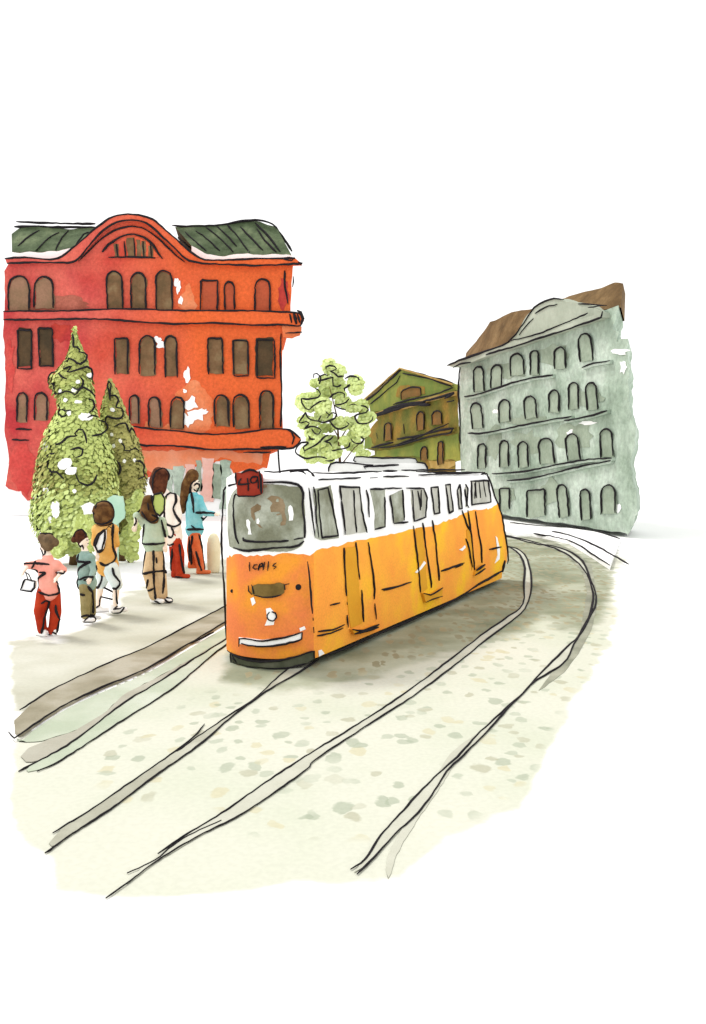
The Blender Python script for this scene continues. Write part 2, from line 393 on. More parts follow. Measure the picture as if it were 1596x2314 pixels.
def soft_mat(name, layers, k, dabs=None):
    """white stone with washes laid over it where the attributes say; dabs: soft setts"""
    m = bpy.data.materials.new(name); m.use_nodes = True; t = m.node_tree; N = t.nodes; L = t.links
    b = N['Principled BSDF']; b.inputs['Roughness'].default_value = .95; b.inputs['Specular IOR Level'].default_value = .1
    tc = N.new('ShaderNodeTexCoord')
    def noise(sc_, det=3, vec=None):
        n = N.new('ShaderNodeTexNoise'); n.inputs['Scale'].default_value = sc_; n.inputs['Detail'].default_value = det
        L.new(vec or tc.outputs['Object'], n.inputs['Vector']); return n
    def mixc(f, a, c):
        x = N.new('ShaderNodeMix'); x.data_type = 'RGBA'
        if hasattr(f, 'links'): L.new(f, x.inputs[0])
        else: x.inputs[0].default_value = f
        for v_, sk in ((a, 6), (c, 7)):
            if isinstance(v_, tuple): x.inputs[sk].default_value = v_
            else: L.new(v_, x.inputs[sk])
        return x.outputs[2]
    def mrange(v_, a, b_, c=0, d=1):
        x = N.new('ShaderNodeMapRange'); x.interpolation_type = 'SMOOTHSTEP'
        for i_, q in zip(('From Min', 'From Max', 'To Min', 'To Max'), (a, b_, c, d)): x.inputs[i_].default_value = q
        L.new(v_, x.inputs['Value']); return x.outputs[0]
    def math_(op, a, b_):
        x = N.new('ShaderNodeMath'); x.operation = op
        for q, sk in ((a, 0), (b_, 1)):
            if hasattr(q, 'links'): L.new(q, x.inputs[sk])
            else: x.inputs[sk].default_value = q
        return x.outputs[0]
    def masked(attr, w_, sc_, amp):
        a = N.new('ShaderNodeAttribute'); a.attribute_name = attr
        n = noise(sc_, 5); q = math_('ADD', a.outputs['Fac'], math_('MULTIPLY', math_('SUBTRACT', n.outputs[0], .5), amp))
        return mrange(q, .5 - w_, .5 + w_)
    out = col((253, 252, 249), 1.08)
    for attr, c1, c2, c3, sc_, w_, amp in layers:
        n = noise(sc_, 4); rp = N.new('ShaderNodeValToRGB'); L.new(n.outputs[0], rp.inputs[0]); e = rp.color_ramp.elements
        e[0].position = .34; e[0].color = col(c1, k); e[1].position = .66; e[1].color = col(c2, k); x = e.new(.5); x.color = col(c3, k)
        out = mixc(masked(attr, w_, 1.6, amp), out, rp.outputs[0])
    if dabs:
        for (sc_, sx, sy, thr, attr, off) in dabs:
            mp = N.new('ShaderNodeMapping'); mp.inputs['Scale'].default_value = (sx, sy, 1); mp.inputs['Rotation'].default_value = (0, 0, -.15); mp.inputs['Location'].default_value = (off, off * .7, 0)
            L.new(tc.outputs['Object'], mp.inputs[0])
            nz = noise(5, 3); vm = N.new('ShaderNodeVectorMath'); vm.operation = 'MULTIPLY_ADD'; vm.inputs[1].default_value = (.12, .12, 0)
            L.new(nz.outputs['Color'], vm.inputs[0]); L.new(mp.outputs[0], vm.inputs[2])
            vo = N.new('ShaderNodeTexVoronoi'); vo.voronoi_dimensions = '2D'; vo.inputs['Scale'].default_value = sc_; vo.inputs['Randomness'].default_value = .85
            L.new(vm.outputs[0], vo.inputs['Vector'])
            sp_ = N.new('ShaderNodeSeparateColor'); L.new(vo.outputs['Color'], sp_.inputs[0])
            size = math_('MULTIPLY_ADD', sp_.outputs[2], .16); size.node.inputs[2].default_value = .20
            edge = math_('SUBTRACT', size, math_('ADD', vo.outputs['Distance'], math_('MULTIPLY', math_('SUBTRACT', noise(9, 3).outputs[0], .5), .28)))
            mk = mrange(edge, -.02, .07); gate = mrange(sp_.outputs[0], thr, thr + .02)
            a = N.new('ShaderNodeAttribute'); a.attribute_name = attr
            mk = math_('MULTIPLY', math_('MULTIPLY', mk, gate), mrange(a.outputs['Fac'], .35, .75))
            mk = math_('MULTIPLY', mk, mrange(noise(1.3, 2).outputs[0], .25, .55, .25, .68))
            rp = N.new('ShaderNodeValToRGB'); rp.color_ramp.interpolation = 'CONSTANT'; L.new(sp_.outputs[1], rp.inputs[0]); e = rp.color_ramp.elements
            e[0].position = 0; e[0].color = col((190, 200, 176), k); e[1].position = .40; e[1].color = col((206, 214, 192), k)
            x = e.new(.60); x.color = col((236, 228, 190), k); x = e.new(.80); x.color = col((204, 202, 174), k)
            out = mixc(mk, out, rp.outputs[0])
            w_ = N.new('ShaderNodeAttribute'); w_.attribute_name = 'worn_shade'
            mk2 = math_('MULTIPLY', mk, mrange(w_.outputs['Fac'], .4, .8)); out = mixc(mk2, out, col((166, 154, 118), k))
    n2 = noise(22, 5); g2 = mrange(n2.outputs[0], .3, .7, .965, 1.03)
    vm = N.new('ShaderNodeVectorMath'); vm.operation = 'SCALE'
    if isinstance(out, tuple): vm.inputs[0].default_value = out[:3]
    else: L.new(out, vm.inputs[0])
    L.new(g2, vm.inputs['Scale']); L.new(vm.outputs[0], b.inputs['Base Color']); MATS[name] = m
CREAM = [(18, 1500), (60, 1600), (25, 1700), (16, 1800), (22, 1880), (70, 1915), (110, 1940), (118, 2012), (240, 2034), (480, 2024), (640, 2010), (820, 1992), (905, 1978),
         (1010, 1900), (1110, 1856), (1180, 1835), (1225, 1740), (1265, 1650), (1330, 1540), (1375, 1470), (1398, 1390), (1392, 1300),
         (1420, 1262), (1380, 1240), (1300, 1222), (1140, 1205), (900, 1215), (700, 1225), (520, 1290), (420, 1330), (200, 1440)]
SETTS = [(1140, 1200), (1300, 1240), (1400, 1290), (1400, 1400), (1330, 1530), (1250, 1640), (1210, 1760), (1080, 1850), (960, 1890), (860, 1900), (560, 1885), (440, 1790), (270, 1830), (180, 1740), (240, 1660),
         (480, 1560), (640, 1590), (820, 1530), (980, 1440), (1100, 1330)]
WORN_SHADE = [(p[0], p[1]) for p in Z6([(600, 130), (935, 130), (1100, 150), (1260, 200), (1425, 290), (1418, 400), (1370, 520), (1300, 580), (1190, 570), (1090, 520), (1030, 570), (960, 600), (860, 620), (760, 650), (700, 676), (610, 690), (540, 715), (455, 730), (380, 760), (290, 780), (210, 800), (120, 820), (0, 850), (-200, 860), (-420, 800), (-380, 700), (100, 600), (500, 420)])]  # tan worn setts behind; stretched along side and nose to paint the tram's shadow
PAV = [(22, 1450), (70, 1440), (130, 1446), (175, 1420), (240, 1395), (285, 1340), (330, 1320), (395, 1285), (450, 1270), (505, 1262), (560, 1290), (560, 1372), (500, 1396), (400, 1440), (300, 1485), (180, 1540), (62, 1610), (30, 1600), (24, 1520)]
soft_mat('paving_wash', [('cream', (238, 242, 220), (252, 251, 234), (247, 248, 230), .5, .15, .66), ('worn_shade', (152, 158, 130), (212, 216, 192), (184, 189, 162), .75, .2, .9)], .625,  # second wash: worn setts, darkened with the tram's shadow in the colour
         [(4.6, .95, .62, .45, 'setts', 0.0), (6.0, .8, .8, .74, 'setts', 3.3), (5.2, 1.15, .36, .40, 'worn_shade', 7.1)])
soft_sheet('paving', {'cream': (CREAM, 46), 'worn_shade': (WORN_SHADE, 34), 'setts': (SETTS, 40)}, .001, 'paving_wash', 'cream cobbled paving between and beside the tram rails', (-60, 1500, 1160, 2110))
soft_mat('pavement_wash', [('beige', (214, 212, 192), (246, 245, 231), (230, 229, 211), .6, .14, .66)], .64)
soft_sheet('pavement', {'beige': (PAV, 40)}, .0022, 'pavement_wash', 'beige pavement where people walk left of the tram', (-60, 620, 1210, 1680))

# kerb, gutter strip
KT = Z5([(90, 590), (115, 577), (235, 500), (380, 430), (500, 375), (680, 300), (850, 210), (1000, 132), (1100, 84)])
KB = Z5([(40, 690), (65, 718), (180, 640), (300, 565), (460, 490), (640, 415), (800, 325), (1005, 203), (1110, 150)])
KT = [(p.x, p.y) for p in smooth(KT, 14)]; KB = [(p.x, p.y) for p in smooth(KB, 14)]
def resample(pts, n):
    pts = [V(p) for p in pts]; L = [0]
    for a, b in zip(pts, pts[1:]): L.append(L[-1] + (b - a).length)
    out = []
    for i in range(n):
        x = L[-1] * i / (n - 1); j = 0
        while j < len(L) - 2 and L[j + 1] < x: j += 1
        out.append(pts[j].lerp(pts[j + 1], (x - L[j]) / max(1e-9, L[j + 1] - L[j])))
    return out
def tapered(a, b, n=4, both=True):
    """two edges that run together in a brush-like tip at their ends"""
    A = [p.copy() for p in a]; B = [p.copy() for p in b]; L_ = len(A)
    for i in range(n):
        f = (i / n) ** .5
        for j in ((i, L_ - 1 - i) if both else (i,)):
            m = (A[j] + B[j]) / 2; A[j] = m.lerp(A[j], f); B[j] = m.lerp(B[j], f)
    return A, B
def band(name, A, B, z, mat, label, ink=True, jag=1.2, thick=None, extra=None):
    mb = MB(); a, b = tapered(resample(A, 46), resample(B, 46), 3, False)
    mb.strip([G(p.x + random.uniform(-jag, jag), p.y + random.uniform(-jag, jag), z) for p in a],
             [G(p.x + random.uniform(-jag, jag), p.y + random.uniform(-jag, jag), z) for p in b], (0, 0, -(thick or z - .002)), mat)
    if extra: extra(mb)
    return mb
mb = band('kerb', KT, KB, .035, 'kerb_brown', '')
stroke(mb, KT, ground(.035), .002, 4.6); stroke(mb, KB, ground(.035), .002, 5.2)
stroke(mb, Z5([(860, 290), (910, 268), (965, 240)]), ground(.035), .002, 4.5)
tag(mb.build('kerb'), kind='structure', label='brown stone kerb edging the beige pavement')

RA = Z5([(85, 870), (190, 815), (300, 755), (430, 660), (560, 560), (660, 500), (750, 445), (880, 360), (1000, 287), (1140, 205)])
RB = Z5([(170, 870), (260, 828), (330, 785), (460, 700), (600, 610), (700, 548), (800, 480), (900, 395), (1005, 310), (1140, 228)])
mb = MB()
a = resample([(p[0] + 4, p[1] + 9) for p in KB], 40); mid = resample(Z5([(105, 730), (180, 735), (330, 690), (480, 600), (560, 520), (720, 440), (880, 352), (1120, 205)]), 40); b = resample(RA, 40)
a, mid_a = tapered(a, mid, 4, False); mid_b, b = tapered(mid, b, 4, False)
mb.strip([G(p.x, p.y, .010) for p in a], [G(p.x, p.y + random.uniform(-2, 2), .010) for p in mid_a], (0, 0, -.004), 'pale_green_strip')
mb.strip([G(p.x, p.y, .012) for p in mid_b], [G(p.x, p.y, .012) for p in b], (0, 0, -.004), 'grey_strip')
tag(mb.build('gutter_strip'), kind='structure', label='pale green and grey strip along the foot of the kerb')

# ================================================================== RAILS
def rail(label, lines, fillA=None, fillB=None, mat='rail_steel', z=.009, wide=None, group='tram rails set in the paving', pieces=()):
    mb = MB()
    if fillA:
        a, b = tapered(resample(fillA, 60), resample(fillB, 60), 3)
        mb.strip([G(p.x + random.uniform(-1, 1), p.y, z) for p in a], [G(p.x + random.uniform(-1, 1), p.y, z) for p in b], (0, 0, -.004), mat)
    for A, B, m2 in pieces:
        a, b = tapered(resample(A, 40), resample(B, 40), 7)
        mb.strip([G(p.x + random.uniform(-1.5, 1.5), p.y, z - .003) for p in a], [G(p.x + random.uniform(-1.5, 1.5), p.y, z - .003) for p in b], (0, 0, -.002), m2)
    for ln in lines:
        pts, wd = (ln if isinstance(ln, tuple) else (ln, 4.6))
        stroke(mb, pts, ground(z), .002, wd, 12, .7)
    c = sum((p for p in mb.v), V((0, 0, 0))) / len(mb.v); c.z = 0
    return tag(mb.build('tram_rail', origin=c), label, 'rail', group)
rail('tram rail by the pale green strip, meeting the left edge of the tram', [(RA, 5.6), (RB, 4)], RA, RB, 'pale_green_strip')
A2 = Z5([(240, 1147), (310, 1105), (400, 1050), (560, 940), (720, 830), (870, 720), (1000, 640), (1150, 540), (1260, 440), (1330, 385), (1420, 330)])
B2 = Z5([(205, 1240), (330, 1150), (500, 1040), (700, 890), (900, 750), (1050, 620), (1200, 510), (1355, 420), (1440, 362)])
rail('grey tram rail running under the middle of the tram nose', [Z5([(240, 1147), (310, 1105), (400, 1050), (560, 940), (720, 830), (870, 720), (925, 655)]),
      (Z5([(800, 780), (880, 722), (1000, 640), (1150, 540), (1260, 440), (1330, 385)]), 4), (B2, 5.2)], A2, B2)
A3 = Z6([(-700, 1630), (-640, 1610), (-520, 1530), (-330, 1415), (0, 1155), (200, 1030), (400, 900), (620, 740), (800, 600), (930, 510), (985, 470), (1005, 420), (1005, 340), (1010, 280), (985, 220), (940, 185), (850, 170)])
A3 = Z5([(715, 1240), (850, 1150), (1000, 1060), (1200, 920), (1400, 790)]) + A3[5:]
B3 = Z5([(480, 1442), (590, 1365), (700, 1280), (900, 1160), (1080, 1070), (1240, 965), (1400, 850)]) + Z6([(0, 1200), (130, 1110), (300, 1000), (500, 870), (700, 720), (850, 600), (960, 520), (1010, 470), (1035, 400), (1040, 330), (1020, 240), (990, 200), (940, 180), (850, 162)])
rail('long tram rail bending sharply behind the tram, nearest its orange side', [(A3, 5.2), (B3, 4.2), (Z5([(575, 1330), (700, 1270), (800, 1190), (880, 1145), (1000, 1090)]), 3.6)], A3, B3, 'rail_pale')
A4 = Z6([(190, 1700), (260, 1650), (330, 1540), (420, 1440), (510, 1340), (600, 1250), (690, 1170), (800, 1050), (900, 960), (1000, 870), (1080, 780), (1200, 660), (1280, 580), (1320, 480), (1330, 400), (1300, 310), (1240, 240), (1150, 190), (1050, 165), (930, 135), (840, 125)])
B4 = Z6([(220, 1722), (300, 1640), (400, 1530), (490, 1450), (570, 1350), (640, 1240), (720, 1160), (850, 1030), (920, 950), (1010, 860), (1060, 810), (1190, 730), (1240, 640), (1290, 550), (1345, 440), (1320, 340), (1280, 250), (1200, 195), (1100, 170), (1000, 145), (840, 118)])
T4a = Z6([(335, 1745), (355, 1640), (400, 1560), (470, 1440), (560, 1310), (650, 1160), (740, 1085), (840, 1010)])
T4b = Z6([(395, 1738), (405, 1640), (440, 1560), (520, 1440), (590, 1340), (680, 1200), (770, 1110), (860, 1030)])
T4c = Z6([(1060, 850), (1130, 770), (1230, 650), (1275, 560), (1290, 470), (1300, 380), (1280, 300), (1200, 215), (1080, 150), (960, 135)])
T4d = Z6([(1090, 860), (1190, 780), (1260, 680), (1320, 580), (1350, 460), (1345, 380), (1320, 260), (1230, 195), (1110, 140), (975, 128)])
rail('outer tram rail with the widest bend, last one on the right', [(A4, 5.4), (B4, 5.0)], A4, B4, 'rail_pale', pieces=[(T4a, T4b, 'rail_pale'), (T4c, T4d, 'rail_dark')])

# far pavement in front of the grey-green building
mb = MB()
P1 = resample(Z4([(960, 1110), (1030, 1113), (1150, 1125), (1300, 1135), (1420, 1152), (1525, 1185)]), 40)
P2 = resample(Z4([(960, 1150), (1135, 1160), (1300, 1195), (1410, 1260), (1480, 1305)]), 40)
mb.strip([G(p.x, p.y, .12) for p in P1], [G(p.x, p.y, .12) for p in P2], (0, 0, -.11), 'ground_white')
g = ground(.12)
stroke(mb, Z4([(1030, 1113), (1150, 1125), (1300, 1135), (1420, 1152), (1525, 1185)]), g, .01, 4)
stroke(mb, Z4([(1135, 1160), (1300, 1195), (1410, 1260), (1480, 1305)]), g, .01, 4.5)
stroke(mb, Z4([(1220, 1152), (1330, 1180), (1450, 1235), (1565, 1300)]), g, .01, 5.5)
tag(mb.build('far_pavement'), kind='structure', label='white pavement with dark kerb lines before the grey-green building')

# ================================================================== RED BUILDING
DB = 45.0
fr = plane((0, DB, 0), (0, -1, 0))
BACK = V((-.12, 1, 0))
base = V((fr(340, 1165).x, DB + .01, 0))
red = thing('red_building', base, 'big red and orange town house with a curved gable and a green mansard roof', 'building')
mb = MB()
left = [(12, 1098), (22, 1050), (10, 960), (14, 860), (8, 760), (12, 680), (9, 612), (22, 592)]
top = [(22, 592), (70, 590), (130, 588), (172, 584), (205, 560), (235, 525), (262, 503), (300, 494), (335, 500), (368, 520), (400, 548), (430, 572), (460, 588), (520, 594), (590, 594), (664, 592)]
right = [(664, 592), (660, 640), (656, 705), (655, 735), (640, 745), (638, 850), (638, 1012), (612, 1022), (604, 1058)]
bottom = [(604, 1058), (560, 1062), (530, 1068), (518, 1052), (500, 1040), (470, 1050), (440, 1058), (400, 1052), (380, 1066), (345, 1076), (310, 1088), (250, 1110), (180, 1130), (110, 1128), (95, 1122), (84, 1105), (72, 1128), (62, 1132), (48, 1108), (20, 1105)]
outl = rag(left, 2.5, 12, False)[:-1] + [V(p) for p in top[:-1]] + rag(right, 1.5, 14, False)[:-1] + rag(bottom, 4, 8, False)
mb.patch([fr(p.x, p.y) for p in outl], BACK * 9, 'red_wall')
# whitewashed ground floor behind, a little set back
low = [(16, 1030), (16, 1165), (600, 1165), (600, 1030)]
mb.patch([fr(u, v, -.06) for u, v in low], BACK * 8.8, 'tram_white')
# faded and bare plaster on the wall
for pi, (pts, m) in enumerate([(rag([(400, 880), (440, 860), (480, 905), (478, 975), (420, 985), (330, 975), (330, 960), (400, 960)], 8, 9), 'orange_wall'), (rag([(425, 640), (445, 690), (440, 700), (410, 700), (400, 690)], 5, 9), 'orange_wall'),
               (rag([(318, 1016), (600, 1020), (590, 1052), (500, 1036), (440, 1056), (345, 1072), (318, 1060)], 5, 10), 'salmon_wall')]):
    mb.patch([fr(p.x, p.y, .010 + .002 * pi) for p in pts], (0, .008, 0), m)
for ci, (c, m_) in enumerate((((150, 686, 44, 16), 'stain'), ((98, 700, 60, 6), 'stain'), ((175, 694, 26, 9), 'stain'), ((138, 752, 26, 20), 'crimson'), ((640, 665, 12, 34), 'crimson'), ((50, 1060, 26, 60), 'crimson_soft'), ((24, 830, 10, 60), 'crimson_soft'))):
    mb.patch([fr(p.x, p.y, .014 + ci * .003) for p in rag(blobpx(*c, 16, .25), 2.5, 6)], (0, .006, 0), m_)
for ci, c in enumerate([(404, 650, 5, 14), (398, 638, 6, 8), (408, 680, 5, 9), (366, 778, 14, 8), (384, 788, 13, 8), (356, 768, 8, 8), (424, 848, 8, 16), (432, 912, 14, 14), (446, 936, 18, 14), (424, 950, 12, 14), (462, 930, 8, 6), (418, 884, 4, 5), (288, 720, 10, 7), (286, 712, 4, 9)]):
    mb.patch([fr(u, v, .036 + .0015 * ci) for u, v in blobpx(c[0], c[1], c[2], c[3], 13, .35)], (0, .012, 0), 'tram_white')
# pen lines of the wall edges
stroke(mb, Z3([(1462, 315), (1465, 400), (1482, 490)]), fr, .03, 5)
stroke(mb, Z3([(1508, 345), (1505, 400)]), fr, .03, 4)
stroke(mb, Z3([(1445, 640), (1440, 760), (1447, 900), (1448, 1000), (1442, 1120)]), fr, .03, 5)
stroke(mb, Z3([(82, 1130), (165, 1133)]), fr, .03, 5); stroke(mb, Z3([(62, 1185), (152, 1188)]), fr, .03, 5)
mb.build('wall', red)
# curved cornice over the gable
def facade_line(mb, pts, off, w=5, **k): stroke(mb, pts, fr, off, w, **k)
mb = MB()
ctop = Z3([(40, 262), (140, 258), (270, 268), (330, 250), (420, 180), (500, 110), (570, 60), (640, 38), (720, 40), (790, 62), (860, 118), (930, 180), (1000, 240), (1060, 268), (1180, 270), (1340, 262), (1520, 262)])
cbot = Z3([(50, 288), (160, 282), (290, 284), (400, 275), (470, 195), (540, 120), (610, 78), (690, 66), (760, 82), (830, 140), (900, 205), (960, 262), (1030, 285), (1180, 293), (1340, 298), (1552, 288)])
a = resample([p for p in ctop], 60); b = resample(cbot, 60)
mb.strip([fr(p.x, p.y, .35) for p in a], [fr(p.x, p.y, .35) for p in b], (0, .45, 0), 'red_wall')
facade_line(mb, ctop, .36); facade_line(mb, cbot, .36, 5)
facade_line(mb, Z3([(405, 268), (500, 175), (580, 115), (660, 92), (730, 98), (800, 140), (880, 215), (950, 275)]), .05, 4.5)
facade_line(mb, Z3([(1450, 265), (1500, 272), (1515, 260), (1480, 256)]), .37, 4)
facade_line(mb, Z3([(1535, 280), (1555, 288), (1545, 298)]), .37, 5)
mb.build('cornice', red)
# lunette window in the gable
lun = Z3([(572, 248), (578, 200), (610, 165), (660, 142), (710, 145), (760, 170), (795, 215), (820, 248)])
mb = MB(); facade_line(mb, Z3([(525, 222), (560, 185), (600, 155), (660, 132), (720, 138), (775, 170), (815, 225), (838, 258)]), .06, 5.5); facade_line(mb, Z3([(560, 250), (680, 248), (800, 252)]), .06, 4.5)
for x in (600, 640, 690, 735, 775): facade_line(mb, Z3([(x, 150 + abs(x - 690) * .35), (x + 6, 246)]), .06, 5)
wn = mb.build('window', red); mb = MB()
mb.patch([fr(u, v, .03) for u, v in lun], (0, .02, 0), 'red_wall')
for x0, x1, y0 in ((585, 612, 180), (652, 690, 146), (700, 722, 160), (728, 748, 165), (762, 785, 190)): mb.patch([fr(p.x, p.y, .04) for p in rag(Z3([(x0, y0), (x1, y0), (x1 + 4, 250), (x0 + 4, 252)]), 2, 8)], (0, .008, 0), 'pane_brown')
mb.build('pane', wn)
def arch(u0, u1, v0, v1, kind, n=9):
    """outline of an opening from lower left over the top to lower right"""
    if kind == 'rect': return [(u0, v1), (u0, v0 + 2), (u0 + 3, v0), (u1 - 2, v0 + 1), (u1, v0 + 4), (u1, v1)]
    r = (u1 - u0) / 2; rr = min(r * 1.15, (v1 - v0) * .4); o = [(u0, v1)]
    for i in range(n + 1):
        a = math.pi * (1 - i / n); o.append(((u0 + u1) / 2 + r * math.cos(a), v0 + rr - rr * math.sin(a)))
    return o + [(u1, v1)]
def window(par, proj, u0, u1, v0, v1, kind, pane, lean=0, closed=False, off=.03, w=5, dx=0, dy=0, frac=1.0, skew=0):
    sk = lambda p: (p[0] + (p[1] - v1) * lean, p[1] + (p[0] - u0) * skew)
    o = [sk(p) for p in arch(u0, u1, v0, v1, kind)]
    mb = MB(); line = o[:] + ([o[0]] if closed else [])
    if kind == 'rect': stroke(mb, line, proj, off + .04, w, 8, .9, straight=True)
    else: stroke(mb, line, proj, off + .04, w, 7, .8)
    f = mb.build('window', par); mb = MB()
    po = [(p[0] + dx + random.uniform(-1, 1), p[1] + dy) for p in o]
    if frac < 1: po = [(p[0], v0 + (p[1] - v0) * frac) for p in po]
    mb.patch([proj(p.x, p.y, off) for p in rag(po, 2.4, 7)], -proj.n * .025, pane)
    mb.build('pane', f)
WR = [(21, 68, 624, 701, 'arch', 'pane_faded', 1, 3), (78, 121, 626, 696, 'arch', 'pane_faded', 2, 2), (244, 279, 614, 699, 'arch', 'pane_brown', 0, 0), (298, 331, 617, 698, 'arch', 'pane_brown', 2, 0), (355, 391, 612, 700, 'arch', 'pane_brown', -1, 2),
      (454, 492, 634, 703, 'rect', 'pane_red', 4, 0), (509, 531, 638, 700, 'arch', 'pane_red', 0, 2), (577, 611, 631, 703, 'arch', 'pane_red', 2, 2),
      (42, 73, 746, 834, 'rect', 'pane_dark', 0, -5), (91, 122, 742, 828, 'rect', 'pane_dark', 0, 0), (261, 290, 765, 846, 'rect', 'pane_brown', 4, 0), (316, 351, 759, 846, 'arch', 'pane_brown', 3, 3), (375, 402, 760, 853, 'arch', 'pane_brown', 0, -2),
      (472, 505, 765, 846, 'rect', 'pane_brown', 2, -2), (529, 562, 770, 850, 'rect', 'pane_brown', -2, -3), (582, 622, 768, 855, 'rect', 'pane_dark', -4, -6),
      (40, 62, 888, 953, 'arch', 'pane_faded', 1, 0), (80, 108, 888, 950, 'arch', 'pane_faded', 2, 0), (294, 314, 894, 958, 'arch', 'pane_faded', 3, 0), (338, 364, 898, 965, 'arch', 'pane_faded', 4, 0), (386, 416, 898, 967, 'arch', 'pane_brown', 0, 4),
      (487, 518, 893, 963, 'arch', 'pane_brown', 3, 2), (529, 564, 892, 966, 'arch', 'pane_brown', 2, 3), (588, 618, 883, 968, 'arch', 'pane_brown', 2, 3)]
for i, (a, b, c, d, k, p, dx, dy) in enumerate(WR): window(red, fr, a, b, c, d, k, p, dx=dx, dy=dy, closed=(k == 'rect' and i % 3 != 1), off=.062, lean=random.uniform(-.03, .03))
# two balconies that run along the front, with rounded ends at the right
def ledge(name, top, bot, extra=()):
    mb = MB(); a = resample(top, 40); b = resample(bot, 40)
    mb.strip([fr(p.x, p.y, .30) for p in a], [fr(p.x, p.y, .30) for p in b], (0, .4, 0), 'red_wall')
    facade_line(mb, top, .31, 4.5); facade_line(mb, bot, .31, 5)
    for e, w in extra: facade_line(mb, e, .32, w)
    mb.build(name, red)
ledge('balcony', Z3([(30, 530), (360, 528), (560, 520), (700, 518), (900, 526), (1150, 528), (1300, 528), (1480, 535), (1540, 540), (1562, 570)]), Z3([(30, 574), (200, 573), (400, 570), (560, 572), (700, 582), (900, 595), (1100, 590), (1300, 602), (1450, 598), (1545, 605), (1562, 572)]),
      [(Z3([(1530, 525), (1548, 535), (1558, 570), (1550, 600)]), 8), (Z3([(1490, 545), (1500, 590)]), 5), (Z3([(1512, 540), (1525, 595)]), 8), (Z3([(1530, 545), (1542, 590)]), 7), (Z3([(1470, 642), (1555, 638)]), 4.5)])
mb = MB(); mb.patch([fr(p.x, p.y, .2) for p in rag(Z3([(1450, 600), (1550, 606), (1540, 650), (1500, 662), (1455, 660)]), 2, 8)], (0, .3, 0), 'orange_wall'); mb.build('bracket', red)
ledge('balcony', Z3([(690, 1118), (800, 1132), (930, 1142), (1080, 1158), (1250, 1150), (1390, 1130), (1490, 1136), (1545, 1180)]), Z3([(700, 1205), (760, 1216), (900, 1218), (1100, 1236), (1250, 1234), (1400, 1232), (1510, 1228), (1548, 1185)]),
      [(Z3([(1470, 1130), (1500, 1145), (1512, 1175), (1505, 1210)]), 5.5), (Z3([(1340, 1224), (1475, 1224)]), 5), (Z3([(1255, 1250), (1395, 1250)]), 4.5)])
# shopfront pillars at street level
for u0, u1, v0, v1, m in ((392, 414, 1052, 1130, 'grey_green_wall'), (418, 438, 1050, 1140, 'pink_wall'), (442, 456, 1040, 1110, 'grey_green_dark'), (456, 482, 1036, 1136, 'pink_wall'), (482, 498, 1050, 1125, 'grey_green_dark'), (498, 522, 1042, 1150, 'grey_green_wall'), (365, 388, 1062, 1120, 'grey_green_wall')):
    mb = MB(); mb.patch([fr(p.x, p.y, .02) for p in rag([(u0, v0), (u1, v0), (u1, v1), (u0, v1)], 4, 9)], (0, .18, 0), m); mb.build('pilaster', red)
# mansard roof
def roofpiece(lo, hi, ridge, strokes):
    mb = MB(); lo3 = [at(u, v, DB + .35) for u, v in lo]; hi3 = [at(u, v, DB + 2.3) for u, v in hi]
    n = 36; a = resample([(p.x, p.y, p.z) for p in lo3], n); b = resample([(p.x, p.y, p.z) for p in hi3], n)
    vs = a + b + [p + BACK * 6 for p in b] + [p + BACK * 8 for p in a]
    fs = [[i + k * n, i + 1 + k * n, i + 1 + (k + 1) * n, i + (k + 1) * n] for i in range(n - 1) for k in range(3)] + [[0, n, 2 * n, 3 * n], [n - 1, 4 * n - 1, 3 * n - 1, 2 * n - 1]]
    mb.add(vs, fs, 'roof_green')
    mb.strip([p + V((0, -.03, .01)) for p in a], [p - V((0, .03, .62)) for p in a], (0, .1, 0), 'tram_white')
    slope = on_mesh(vs, fs)
    for s_, w_ in strokes: stroke(mb, s_, slope, .03, w_)
    for r_ in ridge: stroke(mb, r_, lambda u, v, o=0: at(u, v, DB + 2.2), 0, 5.5)
    mb.build('roof', red)
roofpiece([(p.x, p.y) for p in rag(Z3([(62, 222), (200, 226), (320, 212), (420, 176)]), 3, 10, False)], [(p.x, p.y) for p in rag(Z3([(60, 128), (110, 92), (250, 88), (370, 98), (490, 92)]), 3, 10, False)],
          [Z3([(75, 92), (180, 88), (300, 92), (492, 92)]), Z3([(85, 66), (250, 72), (490, 76)])],
          [(Z3([(205, 108), (150, 140), (92, 190)]), 4.5), (Z3([(305, 122), (250, 150), (170, 232)]), 4.5), (Z3([(375, 102), (330, 130), (285, 212)]), 4.5), (Z3([(470, 118), (430, 130), (390, 185)]), 4.5)])
roofpiece([(p.x, p.y) for p in rag(Z3([(985, 190), (1060, 228), (1130, 244), (1250, 232), (1400, 236), (1500, 240)]), 3, 10, False)], [(p.x, p.y) for p in rag(Z3([(900, 92), (960, 84), (1100, 82), (1240, 64), (1330, 62), (1420, 92)]), 2, 10, False)],
          [Z3([(885, 84), (960, 90), (1120, 82), (1240, 62), (1330, 58), (1400, 78), (1450, 140), (1500, 218)])],
          [(Z3([(895, 130), (940, 165), (1000, 208)]), 6), (Z3([(950, 118), (1000, 165), (1060, 214)]), 4.5), (Z3([(1005, 110), (1060, 150), (1130, 215)]), 4.5), (Z3([(1060, 95), (1130, 150), (1200, 222)]), 4.5), (Z3([(1105, 80), (1160, 130), (1215, 190)]), 4.5), (Z3([(1165, 75), (1220, 140), (1280, 222)]), 4.5), (Z3([(1235, 90), (1280, 140), (1350, 212)]), 4.5), (Z3([(1310, 70), (1370, 130), (1440, 220)]), 5.5), (Z3([(1320, 100), (1360, 160), (1420, 220)]), 5)])

